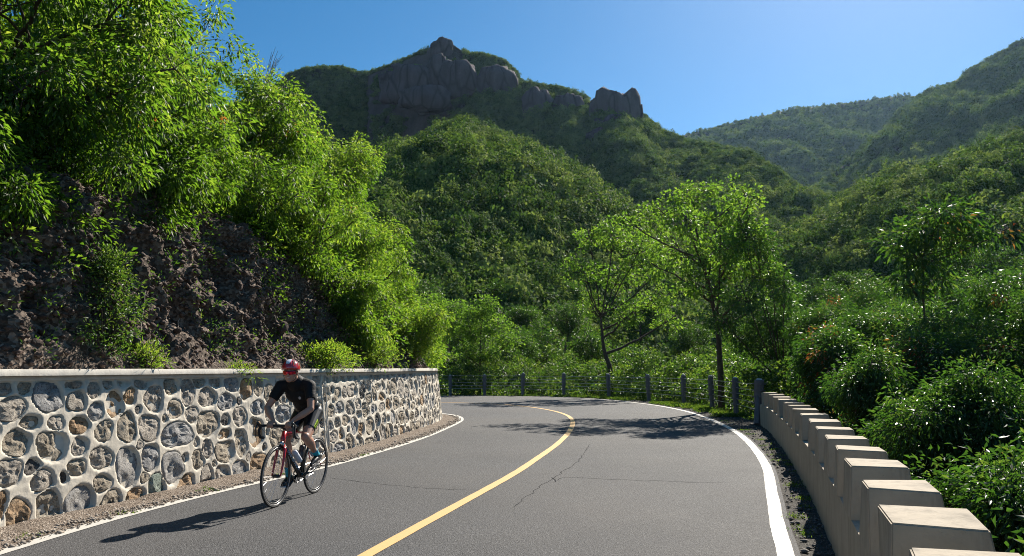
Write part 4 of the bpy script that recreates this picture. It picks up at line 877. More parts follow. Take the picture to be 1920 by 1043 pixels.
# ------------------------------------------------------------------ trees beyond the fence
def mid(label, base, lobes, seed, ncl, nlf, R=.38, L=.13, W=.075, mat='leafB', rad=.14, trunk=None, tone=None, droopdir=.1):
    b = np.array(base); trunk = trunk or [(0, 0, 0), (0, 0, 1.5), (.1, 0, 3)]
    return tree('roadside_tree', label, 'tree', b, grow(seed, trunk, lobes, ncl, nlf, R, L, W, M[mat], rad, droopdir, .45, .7, .12, tone, twig=.008))
def lobpx(base, L):
    out = []
    for u, v, ru, rv, dy in L:
        y = base[1] + dy; p = at(u, v, y); k = y / F_PX; out.append((*(p - base), ru * k, ru * k * .9, rv * k))
    return out
b1 = np.array([7.85, 28.4, -.8])
mid('tall airy light green tree with a dark trunk behind the fence, right of centre', b1, lobpx(b1, [(1310, 368, 52, 40, 0), (1385, 372, 45, 32, .6), (1245, 400, 48, 34, -.4), (1190, 420, 40, 26, 0), (1345, 430, 60, 36, .5), (1270, 460, 50, 32, .8), (1400, 440, 38, 30, -.5), (1430, 495, 42, 28, -.4), (1370, 500, 50, 30, -.9), (1300, 530, 46, 28, -.6), (1455, 545, 36, 22, .3), (1235, 500, 34, 24, .4), (1395, 560, 44, 24, -.5), (1395, 425, 46, 32, -3.6), (1350, 465, 55, 36, -4.2), (1400, 385, 40, 26, -3.0), (1290, 420, 45, 30, -2.6), (1425, 500, 42, 26, -3.2), (1330, 540, 44, 22, -2.6), (1330, 480, 40, 30, -1.2)]), 401, 400, 22, .28, .15, .085,
    rad=.14, trunk=[(0, 0, 0), (.02, 0, 1.6), (0, 0, 2.8), (-.06, 0, 4.0), (-.4, 0, 5.8), (-.85, 0, 8.2)], tone=.72)
b2 = np.array([5.45, 41.6, -1.6])
mid('forked light green tree with two spreading limbs behind the middle of the fence', b2, lobpx(b2, [(1150, 442, 46, 28, 0), (1105, 450, 34, 24, .5), (1195, 470, 50, 32, 0), (1240, 500, 42, 28, -.5), (1095, 510, 36, 26, -.4), (1160, 520, 44, 28, .6), (1225, 560, 40, 26, 0), (1180, 590, 40, 26, -.8), (1110, 570, 30, 24, .4), (1250, 600, 32, 20, .5), (1085, 490, 26, 16, 0)]), 402, 280, 24, .34, .17, .10,
    rad=.22, trunk=[(0, 0, 0), (0, 0, 2.2), (-.05, 0, 3.2), (-.35, 0, 4.2), (-.5, 0, 6)], tone=.72)
b3 = np.array([-1.95, 46, -1.6])
mid('slender tree with a straight thin trunk left of the forked tree', b3, lobpx(b3, [(905, 572, 28, 24, 0), (880, 610, 36, 28, .3), (935, 610, 34, 24, -.3), (905, 650, 42, 28, 0), (955, 640, 22, 18, 0), (870, 660, 26, 18, .5), (900, 600, 25, 25, .5)]), 403, 190, 34, .36, .15, .09, rad=.11, trunk=[(0, 0, 0), (0, 0, 2), (0, 0, 4), (.05, 0, 5.5)], tone=.6)
b4 = np.array([-5.3, 46.5, -1.2])
mid('small forked tree just above the far end of the stone wall', b4, lobpx(b4, [(800, 572, 34, 22, 0), (845, 578, 30, 22, .3), (775, 610, 30, 24, 0), (825, 620, 34, 22, -.3), (860, 600, 22, 18, 0), (785, 650, 22, 16, .2)]), 404, 170, 32, .36, .15, .085, rad=.16, trunk=[(0, 0, 0), (.05, 0, 2), (-.1, 0, 3.2), (-.2, 0, 4.5)], tone=.6)
b5 = np.array([9.6, 26.6, -1.8])
mid('leafy tree right of the tall airy tree, its crown reaching over the fence end', b5, lobpx(b5, [(1445, 600, 44, 30, 0), (1490, 610, 36, 28, .3), (1430, 650, 44, 28, 0), (1480, 660, 40, 28, 0), (1390, 630, 30, 22, .4), (1465, 570, 26, 16, 0), (1420, 470, 40, 34, -1.5), (1445, 520, 38, 30, -1), (1395, 440, 36, 28, -2), (1470, 540, 34, 24, -2), (1400, 560, 42, 26, -2.6), (1360, 600, 36, 20, -1.5)]), 405, 380, 32, .34, .13, .05, 'leafC', rad=.12, trunk=[(0, 0, 0), (0, 0, 1.5), (0, 0, 3)], tone=.5, droopdir=.4)

# thicket behind the fence
r = np.random.default_rng(500); n = 6000; i = r.integers(0, len(fenC), n); T_, N_ = normals2(fenC); off = r.uniform(.5, 5.5, n)
P2 = fenC[i] - N_[i] * off[:, None] * -1
P2 = fenC[i] + N_[i] * off[:, None]
sgn, sd = dist_poly(P2[:, 0], P2[:, 1], resample(rightC, 120))
if np.mean(sd) < 0: P2 = fenC[i] - N_[i] * off[:, None]
hh = 1.25 + .30 * off + .55 * fbm(np.c_[P2 * .45, P2[:, :1] * 0], 3, 81); hh = np.clip(hh, .5, 3.0); gzz = ground_z(P2[:, 0], P2[:, 1])
tt = r.uniform(0, 1, n) ** .55; z = gzz + (np.maximum(hh - 0, .4) - gzz) * tt
P = np.c_[P2, z]; P = P[fbm(P * [.9, .9, 1.3], 3, 83) > -.05][:1500]; kp = (P[:, 1] > 22.5) | (P[:, 0] > 7.6); P = P[kp]
scatter_clumps(P, np.tile([-.2, -.5, .6], (len(P), 1)), 54, r.uniform(.22, .5, len(P)), .15, .085, M['leafD'], 'roadside_thicket', 'bright mixed thicket growing behind the cable fence', 82, .2, .55, .004)
# grass and weeds at the road edge
def tufts(P, seed, h, name, label, mat='leafD', n=16, W=.012):
    r = np.random.default_rng(seed); k = len(P); A = r.normal(0, .45, (k * n, 3)) + [0, 0, 1.]; B = np.repeat(P, n, 0) + r.normal(0, .05, (k * n, 3)) * [1, 1, 0]
    V, F = leaf_arrays(B, A, h * r.uniform(.4, 1.3, k * n), W, r, .25); tag(mk(name, V, F, M[mat], attrs={'rnd': np.repeat(np.clip(r.uniform(.3, .92, k * n), 0, 1), 4)}), label, 'grass', kind='stuff')
r = np.random.default_rng(600); Pf = between(offset(rightC, .30), offset(fenC[::-1], 0.25) if False else offset(rightC, 1.4), 3500, 601, 24, 42); kp = fbm(np.c_[Pf * .8, Pf[:, :1] * 0], 3, 7) > -.1; Pf = Pf[kp][:900]
tufts(np.c_[Pf, Pf[:, 0] * 0], 602, .16, 'verge_grass', 'low grass and weeds between the outer line and the cable fence', n=18, W=.02)
Pf = between(offset(rightC, .16), offset(rightC, .40), 2600, 603, 4, 24); kp = fbm(np.c_[Pf * 2.2, Pf[:, :1] * 0], 3, 17) > .24; Pf = Pf[kp][:150]
tufts(np.c_[Pf, Pf[:, 0] * 0], 604, .045, 'shoulder_weeds', 'tiny weeds and moss along the foot of the parapet', n=12, W=.007)
Pf = between(wallC[wallC[:, 1] < 24], leftC[leftC[:, 1] < 24], 1500, 605, 6, 22, .4); kp = fbm(np.c_[Pf * 2, Pf[:, :1] * 0], 3, 27) > .45; Pf = Pf[kp][:16]
tufts(np.c_[Pf, Pf[:, 0] * 0 + .01], 606, .05, 'verge_weeds', 'a few tiny weeds in the gravel at the foot of the stone wall', n=10, W=.007)

# ------------------------------------------------------------------ shrubs on the valley side, right
RS = [ # u, v(top), dist, half-width m, label, red
 (1560, 655, 15.5, 1.15, 'shrub with a patch of orange leaves at the far end of the parapet', .05),
 (1640, 618, 17.5, 1.5, 'rounded glossy shrub behind the orange flecked parapet shrub', .02),
 (1600, 700, 11.0, .9, 'bright green low shrub touching the middle parapet blocks', .01),
 (1710, 640, 12.0, 1.3, 'glossy shrub at the foot of the slender tree', .03),
 (1790, 600, 13.0, 1.5, 'yellowish shrub right of the slender tree', .05),
 (1900, 560, 11.5, 1.5, 'tallest shrub at the right edge with a few red leaves', .03),
 (1760, 760, 8.2, 1.1, 'dark glossy shrub beside the nearer parapet blocks', .01),
 (1870, 720, 8.0, 1.2, 'dark narrow leaved shrub low at the right edge', .01),
 (1880, 900, 5.6, .85, 'nearest shrub at the lower right corner behind the parapet', .01),
 (1690, 610, 19, 1.7, 'yellow green shrub behind the slender tree', .04),
 (1830, 600, 17, 1.8, 'broad shrub right of the slender tree, behind the yellowish shrub', .03),
 (1915, 520, 16, 1.7, 'tall leafy shrub behind the tallest right edge shrub', .03),
 (1585, 640, 21, 1.7, 'shrub rising behind the orange flecked parapet shrub', .03),
 (1540, 600, 24, 1.9, 'shrub between the fence end and the far parapet shrubs', .03),
 (1650, 560, 27, 2.2, 'dark shrub farther down the slope beyond the parapet', .02)]
for k, (u, v, y, hw, lab, red) in enumerate(RS):
    top = at(u, v - 42, y); gz_ = float(ground_z(np.array([[top[0]]]), np.array([[y]]))[0, 0]); base = np.array([top[0], y, gz_ - .2]); hgt = top[2] - base[2]
    r = np.random.default_rng(700 + k); lobes = []
    for j in range(20):
        f = r.uniform(.16, 1) if j > 5 else r.uniform(.85, 1); a_ = r.uniform(0, 6.28); rr = hw * r.uniform(.32, .52); rad_ = (hw - rr * .6) * r.uniform(.3, 1) * (1.05 - .5 * f)
        lobes.append((math.cos(a_) * rad_, math.sin(a_) * rad_, hgt * f - rr * .75, rr, rr, rr * .85))
    lobes = [l for l in lobes if l[0] + base[0] - l[3] > np.interp(l[1] + y, parC[:, 1], parC[:, 0]) + .40 or l[2] + base[2] + l[5] < -.1]
    near = y < 14
    nc = int(26 * len(lobes) * (1 if near else .8))
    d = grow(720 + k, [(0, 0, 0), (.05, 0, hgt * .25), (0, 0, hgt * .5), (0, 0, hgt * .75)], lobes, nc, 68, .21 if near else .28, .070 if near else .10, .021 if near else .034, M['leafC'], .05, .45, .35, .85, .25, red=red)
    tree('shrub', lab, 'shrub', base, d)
bR = np.array([at(1745, 700, 14.3)[0], 14.3, -2.9])
tree('slender_tree', 'slender tree with a thin bare stem rising above the right hand shrubs', 'tree', bR,
     grow(801, [(0, 0, 0), (.02, 0, 2.5), (0, 0, 4.3), (-.05, 0, 5.6), (0, 0, 6.6)], lobpx(bR, [(1735, 435, 46, 30, 0), (1695, 455, 36, 28, .2), (1765, 402, 40, 20, -.2), (1800, 410, 30, 18, 0), (1720, 490, 40, 28, 0), (1775, 460, 34, 22, .3), (1820, 440, 32, 16, 0), (1870, 435, 26, 14, -.2), (1750, 520, 36, 22, .2), (1710, 545, 26, 14, 0), (1700, 520, 24, 18, -.3), (1740, 600, 16, 10, 0)]),
          150, 17, .33, .17, .048, M['leafC'], .055, .3, .3, .8, .2, red=.02, tone=.7))
# dark interior of the thicket below the shrubs
r = np.random.default_rng(900); n = 4200; s = r.uniform(2, parS[-1] + 0, n); d = .65 + r.uniform(0, 1, n) ** .8 * 7
p = par_pt(s, d, 0.0); gzz = ground_z(p[:, 0], p[:, 1]); top = np.minimum(.55 + .34 * d, 2.7) + .35 * fbm(p * .8, 2, 902); p[:, 2] = gzz + (top - gzz) * r.uniform(0, 1, n) ** .8
p = p[:3900]; scatter_clumps(p, np.tile([-.1, -.3, .5], (len(p), 1)), 44, r.uniform(.2, .42, len(p)), .085, .026, M['leafC'], 'slope_thicket', 'dark narrow leaved thicket on the slope behind the parapet', 901, .45, .4, .012)

# ------------------------------------------------------------------ single trees in the dip beyond the bend
vt = [grow(950 + k, [(0, 0, 0), (0, 0, 1.5), (.1, 0, 3)], lob(np.random.default_rng(960 + k), (0, 0, 3.6), 2.6, 12, .8, .34, .52), 190, 26, .50, .20, .12, M['leafD'], .16, .1, .5, .75, tone=.2) for k in range(3)]
VT = [(840, 560, 62), (790, 520, 72), (905, 520, 85), (970, 565, 66), (1010, 600, 60), (1060, 560, 75), (1045, 520, 95), (1115, 610, 62), (1180, 640, 58), (1200, 540, 85), (1290, 600, 60), (1400, 600, 62), (1480, 560, 70), (1530, 520, 85), (1560, 560, 70), (1610, 585, 60), (1500, 600, 50), (1665, 560, 62), (1600, 500, 95), (1700, 500, 85), (1800, 520, 62), (1880, 500, 60), (1850, 450, 80), (1760, 450, 95), (950, 610, 56), (880, 600, 58)]
words_ = ['grey green', 'deep green', 'dull green']
for k, (u, v, y) in enumerate(VT):
    p = at(u, v, y); sc_ = y / 66 * (.85 + .3 * ((k * 7) % 5) / 4); p[2] -= 5.6 * sc_
    tree('valley_tree', 'dark rounded tree in the dip between the roadside thicket and the wooded hills', 'tree', p, vt[k % 3], (k * 2.4) % 6.28, 'trees in the dip beyond the bend', sc_)
# ------------------------------------------------------------------ bicycle (local: X forward, Y rider's left, Z up)
BB = (-2.539, 9.168); ROT = math.atan2(-.981, -.192)
bike = empty('road_bicycle', (BB[0], BB[1], 0), ROT)
tag(bike, 'red and black racing road bicycle ridden along the left lane', 'bicycle')
m_red = plain('red_frame_paint', (.50, .012, .018), .22, 0, .6, **{'Coat Weight': .6}); m_blk = plain('black_frame_paint', (.012, .012, .014), .3, 0, .6)
m_rub = plain('tyre_rubber', (.018, .018, .018), .75); m_rim = plain('alloy_rim', (.55, .55, .56), .28, .9); m_carb = plain('carbon', (.016, .016, .018), .35)
m_wht = plain('white_decal', (.75, .76, .78), .4); m_tape = plain('bar_tape', (.022, .022, .024), .8)
def torus(a, cx, cz, R, rr, rx, n=48, m=8, y=0):
    th = np.linspace(0, 2 * math.pi, n, endpoint=False); ph = np.linspace(0, 2 * math.pi, m, endpoint=False)
    TH, PH_ = np.meshgrid(th, ph, indexing='ij'); rad = R + rr * np.cos(PH_)
    V = np.stack([cx + rad * np.cos(TH), y + rx * np.sin(PH_), cz + rad * np.sin(TH)], -1).reshape(-1, 3)
    a.add(V, [((i % n) * m + j, ((i + 1) % n) * m + j, ((i + 1) % n) * m + (j + 1) % m, (i % n) * m + (j + 1) % m) for i in range(n) for j in range(m)])
for cx in (.58, -.41):
    wh = empty('wheel', (cx, 0, .342)); wh.parent = bike
    a = Acc(); torus(a, 0, 0, .329, .0135, .0125); a.obj('tyre', m_rub, wh, True)
    a = Acc(); torus(a, 0, 0, .302, .017, .0095, 48, 8); a.obj('rim', m_carb, wh, True)
    for sgn_ in (-1, 1):
        a = Acc(); torus(a, 0, 0, .312, .0045, .0010, 48, 6, sgn_ * .0098); a.obj('brake_track', m_rim, wh, True)
    a = Acc(); a.tube([(0, -.045, 0), (0, -.03, 0), (0, .03, 0), (0, .045, 0)], [.011, .02, .02, .011], 10); a.obj('hub', m_blk, wh, True)
    a = Acc()
    for k in range(20):
        t = k * math.pi / 10 + .1; t2 = t + (.35 if k % 2 else -.35); s_ = 1 if k % 4 < 2 else -1
        a.tube([(.018 * math.cos(t2), .024 * s_, .018 * math.sin(t2)), (.29 * math.cos(t), 0, .29 * math.sin(t))], .0013, 4, False)
    o = a.obj('spoke', m_rim, wh); o.name = 'spokes_bundle'; o.name = 'spoke_set'
fr = Acc(); fr.tube([(0, 0, .275), (.20, 0, .45), (.462, 0, .675)], [.030, .027, .028], 12); fr.obj('down_tube', m_blk, bike, True)
fr = Acc(); fr.tube([(0, 0, .27), (-.155, 0, .80)], [.020, .016], 10); fr.tube([(-.155, 0, .80), (-.19, 0, .955)], .0135, 8)
fr.tube([(-.05, .0, .77), (-.152, 0, .775)], .016, 8); fr.tube([(0, -.04, .275), (0, .04, .275)], .028, 12)
for s_ in (-1, 1):
    fr.tube([(0, s_ * .022, .27), (-.15, s_ * .05, .29), (-.41, s_ * .062, .342)], [.015, .011, .009], 8)
fr.obj('seat_tube', m_blk, bike, True)
fr = Acc()
for s_ in (-1, 1): fr.tube([(-.148, s_ * .014, .755), (-.28, s_ * .05, .55), (-.41, s_ * .062, .345)], [.010, .008, .008], 8)
fr.obj('seat_stay', m_red, bike, True)
fr = Acc(); fr.tube([(.425, 0, .825), (.472, 0, .66)], [.026, .032], 12); fr.tube([(.43, 0, .79), (.14, 0, .795), (-.05, 0, .775)], [.026, .019, .017], 10); fr.obj('top_tube', m_red, bike, True)
fr = Acc()
for s_ in (-1, 1): fr.tube([(.470, s_ * .012, .672), (.487, s_ * .045, .62), (.53, s_ * .052, .48), (.565, s_ * .052, .38), (.58, s_ * .05, .342)], [.022, .019, .014, .011, .009], 8)
fr.obj('fork', m_red, bike, True)
fr = Acc(); fr.box((.503, 0, .695), (.012, .028, .020)); fr.tube([(.50, -.035, .70), (.50, -.03, .66)], .008, 6); fr.tube([(.50, .035, .70), (.50, .03, .66)], .008, 6)
fr.obj('brake_caliper', m_rim, bike, True)
fr = Acc(); fr.tube([(.425, 0, .84), (.42, 0, .865)], .021, 10); fr.tube([(.422, 0, .86), (.51, 0, .893)], [.018, .017], 8); fr.obj('stem', m_blk, bike, True)
hb = Acc(); hb.tube([(.51, -.205, .893), (.51, -.08, .895), (.51, .08, .895), (.51, .205, .893)], [.0145, .0155, .0155, .0145], 10)
for s_ in (-1, 1):
    hb.tube([(.51, s_ * .205, .893), (.55, s_ * .21, .893), (.592, s_ * .212, .882), (.612, s_ * .214, .85), (.605, s_ * .216, .80), (.57, s_ * .218, .765), (.50, s_ * .22, .755)], .0155, 10)
hb.obj('handlebar', m_tape, bike, True)
for s_ in (-1, 1):
    a = Acc(); a.tube([(.57, s_ * .212, .895), (.62, s_ * .214, .905), (.655, s_ * .214, .935), (.66, s_ * .214, .945)], [.016, .019, .017, .008], 8)
    a.tube([(.645, s_ * .216, .925), (.668, s_ * .225, .88), (.655, s_ * .228, .80), (.648, s_ * .228, .775)], [.010, .009, .007, .005], 6); a.obj('brake_lever', m_blk, bike, True)
    c = Acc(); c.tube([(.61, s_ * .205, .885), (.57, s_ * .14, .80), (.51, s_ * .04, .74), (.50, s_ * .03, .70)], .0022, 4); c.obj('brake_cable', m_blk, bike, True)
a = Acc(); a.tube([(-.33, 0, .965), (-.29, 0, .975), (-.20, 0, .972), (-.10, 0, .968), (-.05, 0, .958)], [.045, .066, .045, .022, .012], 10)
V, F = a.get(); V[:, 2] = .965 + (V[:, 2] - .965) * .32; mk('saddle', V, F, m_blk, bike, True)
a = Acc(); torus(a, 0, .27, .088, .006, .003, 40, 6, -.045); torus(a, 0, .27, .070, .005, .003, 40, 6, -.052)
for k in range(5):
    t = k * 1.2566 + .3; a.tube([(0, -.045, .27), (.085 * math.cos(t), -.045, .27 + .085 * math.sin(t))], .006, 5)
a.obj('chainring', m_blk, bike, True)
a = Acc(); torus(a, -.41, .342, .045, .006, .014, 24, 6, -.03); a.obj('cassette', m_rim, bike, True)
a = Acc(); a.tube([(0, -.045, .358), (-.41, -.03, .39)], .004, 4); a.tube([(-.02, -.045, .184), (-.40, -.03, .245)], .004, 4); a.obj('chain', m_rim, bike)
a = Acc(); a.tube([(-.41, -.045, .335), (-.40, -.045, .29), (-.39, -.045, .235)], [.012, .014, .014], 6); a.obj('rear_derailleur', m_blk, bike, True)
ca = RAD(140); PL = (math.cos(ca) * .17, .27 + math.sin(ca) * .17); PR = (-math.cos(ca) * .17, .27 - math.sin(ca) * .17)
for (px_, pz_), s_ in ((PL, 1), (PR, -1)):
    a = Acc(); a.tube([(0, s_ * .055, .27), (px_, s_ * .07, pz_)], [.014, .011], 8); a.obj('crank', m_blk, bike, True)
    a = Acc(); a.box((px_, s_ * .115, pz_), (.035, .035, .008)); a.obj('pedal', m_blk, bike)
for (p, q, mt, nm) in (((.06, .045, .40), (.21, .045, .53), m_wht, 0), ((-.045, .045, .45), (-.09, .045, .61), m_blk, 1)):
    p = np.array(p) * [1, 0, 1]; q = np.array(q) * [1, 0, 1]; n_ = np.array([-(q - p)[2], 0, (q - p)[0]]); n_ /= np.linalg.norm(n_); n_ = n_ if nm == 0 else -n_
    p = p + n_ * .055; q = q + n_ * .055; a = Acc(); d_ = q - p
    a.tube([p, p + d_ * .05, p + d_ * .6, p + d_ * .68, p + d_ * .76, p + d_ * .95, q], [.030, .036, .036, .030, .036, .030, .014], 12); a.obj('water_bottle', plain('bottle_plastic_%d' % nm, [(.55, .58, .66), (.03, .03, .035)][nm], .35), bike, True)
# white lettering strokes along the left side of the down tube
a = Acc(); D0 = np.array([.085, 0, .348]); D1 = np.array([.385, 0, .607]); ax = (D1 - D0) / np.linalg.norm(D1 - D0); up = np.array([-ax[2], 0, ax[0]])
for k in range(9):
    c = D0 + (D1 - D0) * (k + .5) / 9; c = c + np.array([0, .0275, 0])
    ring = [c + ax * .0125 * math.cos(t) + up * .016 * math.sin(t) for t in np.linspace(.4 if k % 3 else 0, 6.28 - (.9 if k % 2 else .0), 12)]
    a.tube(ring, .0024, 4)
    if k % 3 == 1: a.tube([c + ax * .012 - up * .02, c + ax * .012 + up * .02], .0024, 4)
a.obj('lettering', m_wht, bike)

# ------------------------------------------------------------------ rider
def ellip(a, c, r, rot=None, n=18, m=12):
    th = np.linspace(0, 2 * math.pi, n, endpoint=False); ph = np.linspace(0, math.pi, m)[1:-1]
    V = [np.array([math.cos(t) * math.sin(p), math.sin(t) * math.sin(p), math.cos(p)]) for t in th for p in ph] + [np.array([0, 0, 1.]), np.array([0, 0, -1.])]
    V = np.array(V) * r
    if rot is not None: V = V @ np.array(rot).T
    k = m - 2; F = [(i * k + j, i * k + j + 1, ((i + 1) % n) * k + j + 1, ((i + 1) % n) * k + j) for i in range(n) for j in range(k - 1)]
    F += [(n * k, i * k, ((i + 1) % n) * k) for i in range(n)] + [(n * k + 1, ((i + 1) % n) * k + k - 1, i * k + k - 1) for i in range(n)]
    a.add(V + np.array(c), F)
def limb(a, pts, rad, n=14, ends=True):
    P, _ = spline(pts, .015); R = np.interp(np.linspace(0, 1, len(P)), np.linspace(0, 1, len(rad)), rad); a.tube(P, R, n)
    if ends: ellip(a, P[0], [R[0]] * 3); ellip(a, P[-1], [R[-1]] * 3)
def remeshed(name, acc, mat, parent, vox, sm_it=4):
    V, F = acc.get(); me = mesh_data(name, V, F, mat); o = bpy.data.objects.new(name, me); sc.collection.objects.link(o)
    md = o.modifiers.new('r', 'REMESH'); md.mode = 'VOXEL'; md.voxel_size = vox; md2 = o.modifiers.new('s', 'SMOOTH'); md2.iterations = sm_it; md2.factor = .5
    dg = bpy.context.evaluated_depsgraph_get(); nm = bpy.data.meshes.new_from_object(o.evaluated_get(dg)); o.modifiers.clear(); o.data = nm
    nm.polygons.foreach_set('use_smooth', np.ones(len(nm.polygons), bool)); nm.materials.clear(); nm.materials.append(mat); o.parent = parent; o.name = name; return o
rider = empty('person', (BB[0], BB[1], 0), ROT)
tag(rider, 'cyclist in black jersey and shorts, red and white helmet and red lensed sunglasses', 'person')
def ik(A, B, l1, l2, hint):
    A, B, hint = map(np.array, (A, B, hint)); d = B - A; L = min(np.linalg.norm(d), (l1 + l2) * .999); u = d / np.linalg.norm(d)
    x = (l1 * l1 - l2 * l2 + L * L) / (2 * L); h = math.sqrt(max(l1 * l1 - x * x, 0)); hp = hint - u * np.dot(hint, u); hp = hp / np.linalg.norm(hp); return A + u * x + hp * h
skin = NT('skin'); sc1 = skin.mix(skin.noise(9, 3), (.36, .185, .125), (.46, .26, .185)); skin = skin.done(skin.bsdf(sc1, .42, None, .5, **{'Subsurface Weight': .08}))
SH = {-1: np.array([.195, -.185, 1.335]), 1: np.array([.195, .185, 1.335])}
HA = {-1: np.array([.475, -.125, .93]), 1: np.array([.475, .10, .93])}
EL = {s: ik(SH[s], HA[s], .30, .27, (-.35, .8 * s, .1)) for s in (-1, 1)}
HI = {s: np.array([-.16, .085 * s, 1.00]) for s in (-1, 1)}
AN = {1: np.array([PL[0] - .055, .112, PL[1] + .125]), -1: np.array([PR[0] - .055, -.112, PR[1] + .125])}
KN = {s: ik(HI[s], AN[s], .43, .43, (1, .12 * s, .1)) for s in (-1, 1)}
SP = [(-.19, 0, 1.02), (-.135, 0, 1.10), (-.015, 0, 1.22), (.11, 0, 1.32), (.195, 0, 1.37)]
a = Acc(); limb(a, SP, [.125, .12, .125, .135, .095])
ellip(a, (.09, 0, 1.265), (.12, .165, .135)); ellip(a, (-.18, 0, 1.03), (.12, .155, .11))
for s in (-1, 1):
    limb(a, [(.15, .06 * s, 1.355), SH[s]], [.07, .064])
    limb(a, [SH[s], SH[s] * .5 + EL[s] * .5, EL[s]], [.058, .047, .037]); limb(a, [EL[s], EL[s] * .6 + HA[s] * .4, HA[s] + [-.02, 0, .01]], [.038, .040, .024])
    limb(a, [HI[s], HI[s] * .55 + KN[s] * .45, KN[s]], [.092, .078, .056]); ellip(a, KN[s] + [.008, 0, .004], (.055, .052, .056))
    cf = KN[s] * .65 + AN[s] * .35 + [-.022, 0, 0]; limb(a, [KN[s], cf, KN[s] * .25 + AN[s] * .75, AN[s]], [.052, .058, .036, .032])
    # hand: palm over the bar, four fingers curled round it, thumb below
    h = HA[s]; ellip(a, h + [.008, 0, .0], (.042, .042, .018))
    for k in range(4):
        y = h[1] + (-.030 + .020 * k); e = [.0, .004, .003, -.004][k]
        limb(a, [(.49, y, .932), (.522 + e, y, .928), (.541 + e, y, .905), (.536, y, .878), (.516, y, .869)], [.0098, .0095, .009, .0085, .0075], 8)
    limb(a, [(.468, h[1] - .034 * s, .925), (.482, h[1] - .052 * s, .900), (.502, h[1] - .060 * s, .876)], [.012, .0105, .009], 8)
hd = np.array([.325, .0, 1.498]); yaw = RAD(10); pit = RAD(6)
Rh = np.array(Matrix.Rotation(yaw, 3, 'Z') @ Matrix.Rotation(pit, 3, 'Y'))
hp = lambda x, y, z: hd + Rh @ np.array([x, y, z])
limb(a, [(.185, 0, 1.37), (.24, 0, 1.415), hp(-.015, 0, -.03)], [.062, .056, .055])
ellip(a, hp(0, 0, .015), (.096, .076, .10), Rh, 24, 18); ellip(a, hp(.035, 0, -.05), (.058, .056, .062), Rh); ellip(a, hp(.068, 0, -.088), (.027, .030, .022), Rh)
limb(a, [hp(.088, 0, .012), hp(.106, 0, -.018)], [.008, .013], 8); ellip(a, hp(.082, 0, -.058), (.016, .026, .012), Rh)
for s in (-1, 1): ellip(a, hp(-.005, .078 * s, -.012), (.019, .008, .030), Rh); ellip(a, hp(.06, .035 * s, -.028), (.022, .020, .022), Rh)
remeshed('body', a, skin, rider, .0055, 3)
m_jer = NT('black_jersey'); fz2 = m_jer.noise(16, 4); m_jer = m_jer.done(m_jer.bsdf(m_jer.mix(fz2, (.005, .005, .006), (.012, .012, .014)), .7, m_jer.bump(m_jer.noise(22, 5), .6, .02), .25))
m_sho = plain('black_lycra', (.010, .010, .012), .38)
a = Acc(); limb(a, [(-.145, 0, 1.08), (-.015, 0, 1.225), (.11, 0, 1.325), (.195, 0, 1.375)], [.136, .137, .147, .103])
ellip(a, (.09, 0, 1.265), (.132, .178, .147)); ellip(a, (-.06, 0, 1.16), (.125, .150, .14))
for s in (-1, 1):
    limb(a, [(.15, .06 * s, 1.355), SH[s]], [.081, .076]); e = SH[s] * .40 + EL[s] * .60; limb(a, [SH[s], SH[s] * .7 + EL[s] * .3, e], [.073, .066, .060], ends=False); ellip(a, SH[s], (.073,) * 3)
jer = remeshed('jersey', a, m_jer, rider, .007, 3)
a = Acc(); ellip(a, (-.18, 0, 1.03), (.132, .168, .122)); ellip(a, (-.13, 0, 1.08), (.13, .155, .12))
for s in (-1, 1): e = HI[s] * .30 + KN[s] * .70; limb(a, [HI[s], HI[s] * .6 + KN[s] * .4, e], [.104, .089, .075], ends=False); ellip(a, HI[s], (.104,) * 3)
sho = remeshed('shorts', a, m_sho, rider, .007, 3)
# socks and shoes
for s in (-1, 1):
    a = Acc(); u_ = (KN[s] - AN[s]) / np.linalg.norm(KN[s] - AN[s]); a.tube([AN[s] - u_ * .03, AN[s] + u_ * .02, AN[s] + u_ * .095], [.038, .037, .042], 14); a.obj('sock', plain('teal_sock_%d' % (s + 1), (.01, .30, .40), .7), rider, True)
    pd = PL if s > 0 else PR; tilt = RAD(14 if s > 0 else 8)
    a = Acc(); R_ = np.array(Matrix.Rotation(tilt, 3, 'Y')); c0 = np.array([pd[0], .115 * s, pd[1] + .012])
    q = lambda x, y, z: c0 + R_ @ np.array([x, y, z])
    limb(a, [q(-.165, 0, .045), q(-.11, 0, .046), q(-.03, 0, .040), q(.05, 0, .028), q(.085, 0, .022)], [.032, .037, .040, .036, .022]); limb(a, [q(-.125, 0, .05), AN[s] + [0, 0, -.02]], [.038, .040])
    remeshed('shoe', a, m_sho, rider, .006, 3)
    b = Acc(); V0 = [q(x, w2 * k, z) for x, w2, z in ((-.175, .028, .010), (-.10, .034, .012), (0, .042, .004), (.07, .036, .006), (.10, .018, .012)) for k in (-1, 1)]
    V1 = [v - R_ @ np.array([0, 0, .012]) for v in V0]; n_ = len(V0); Fs = []
    for k in range(0, n_ - 2, 2): Fs += [(k, k + 2, k + 3, k + 1), (n_ + k, n_ + k + 1, n_ + k + 3, n_ + k + 2), (k, n_ + k, n_ + k + 2, k + 2), (k + 1, k + 3, n_ + k + 3, n_ + k + 1)]
    Fs += [(0, 1, n_ + 1, n_), (n_ - 2, 2 * n_ - 2, 2 * n_ - 1, n_ - 1)]; b.add(np.array(V0 + V1), Fs); b.obj('shoe_sole', m_rim if s > 0 else m_wht, rider)
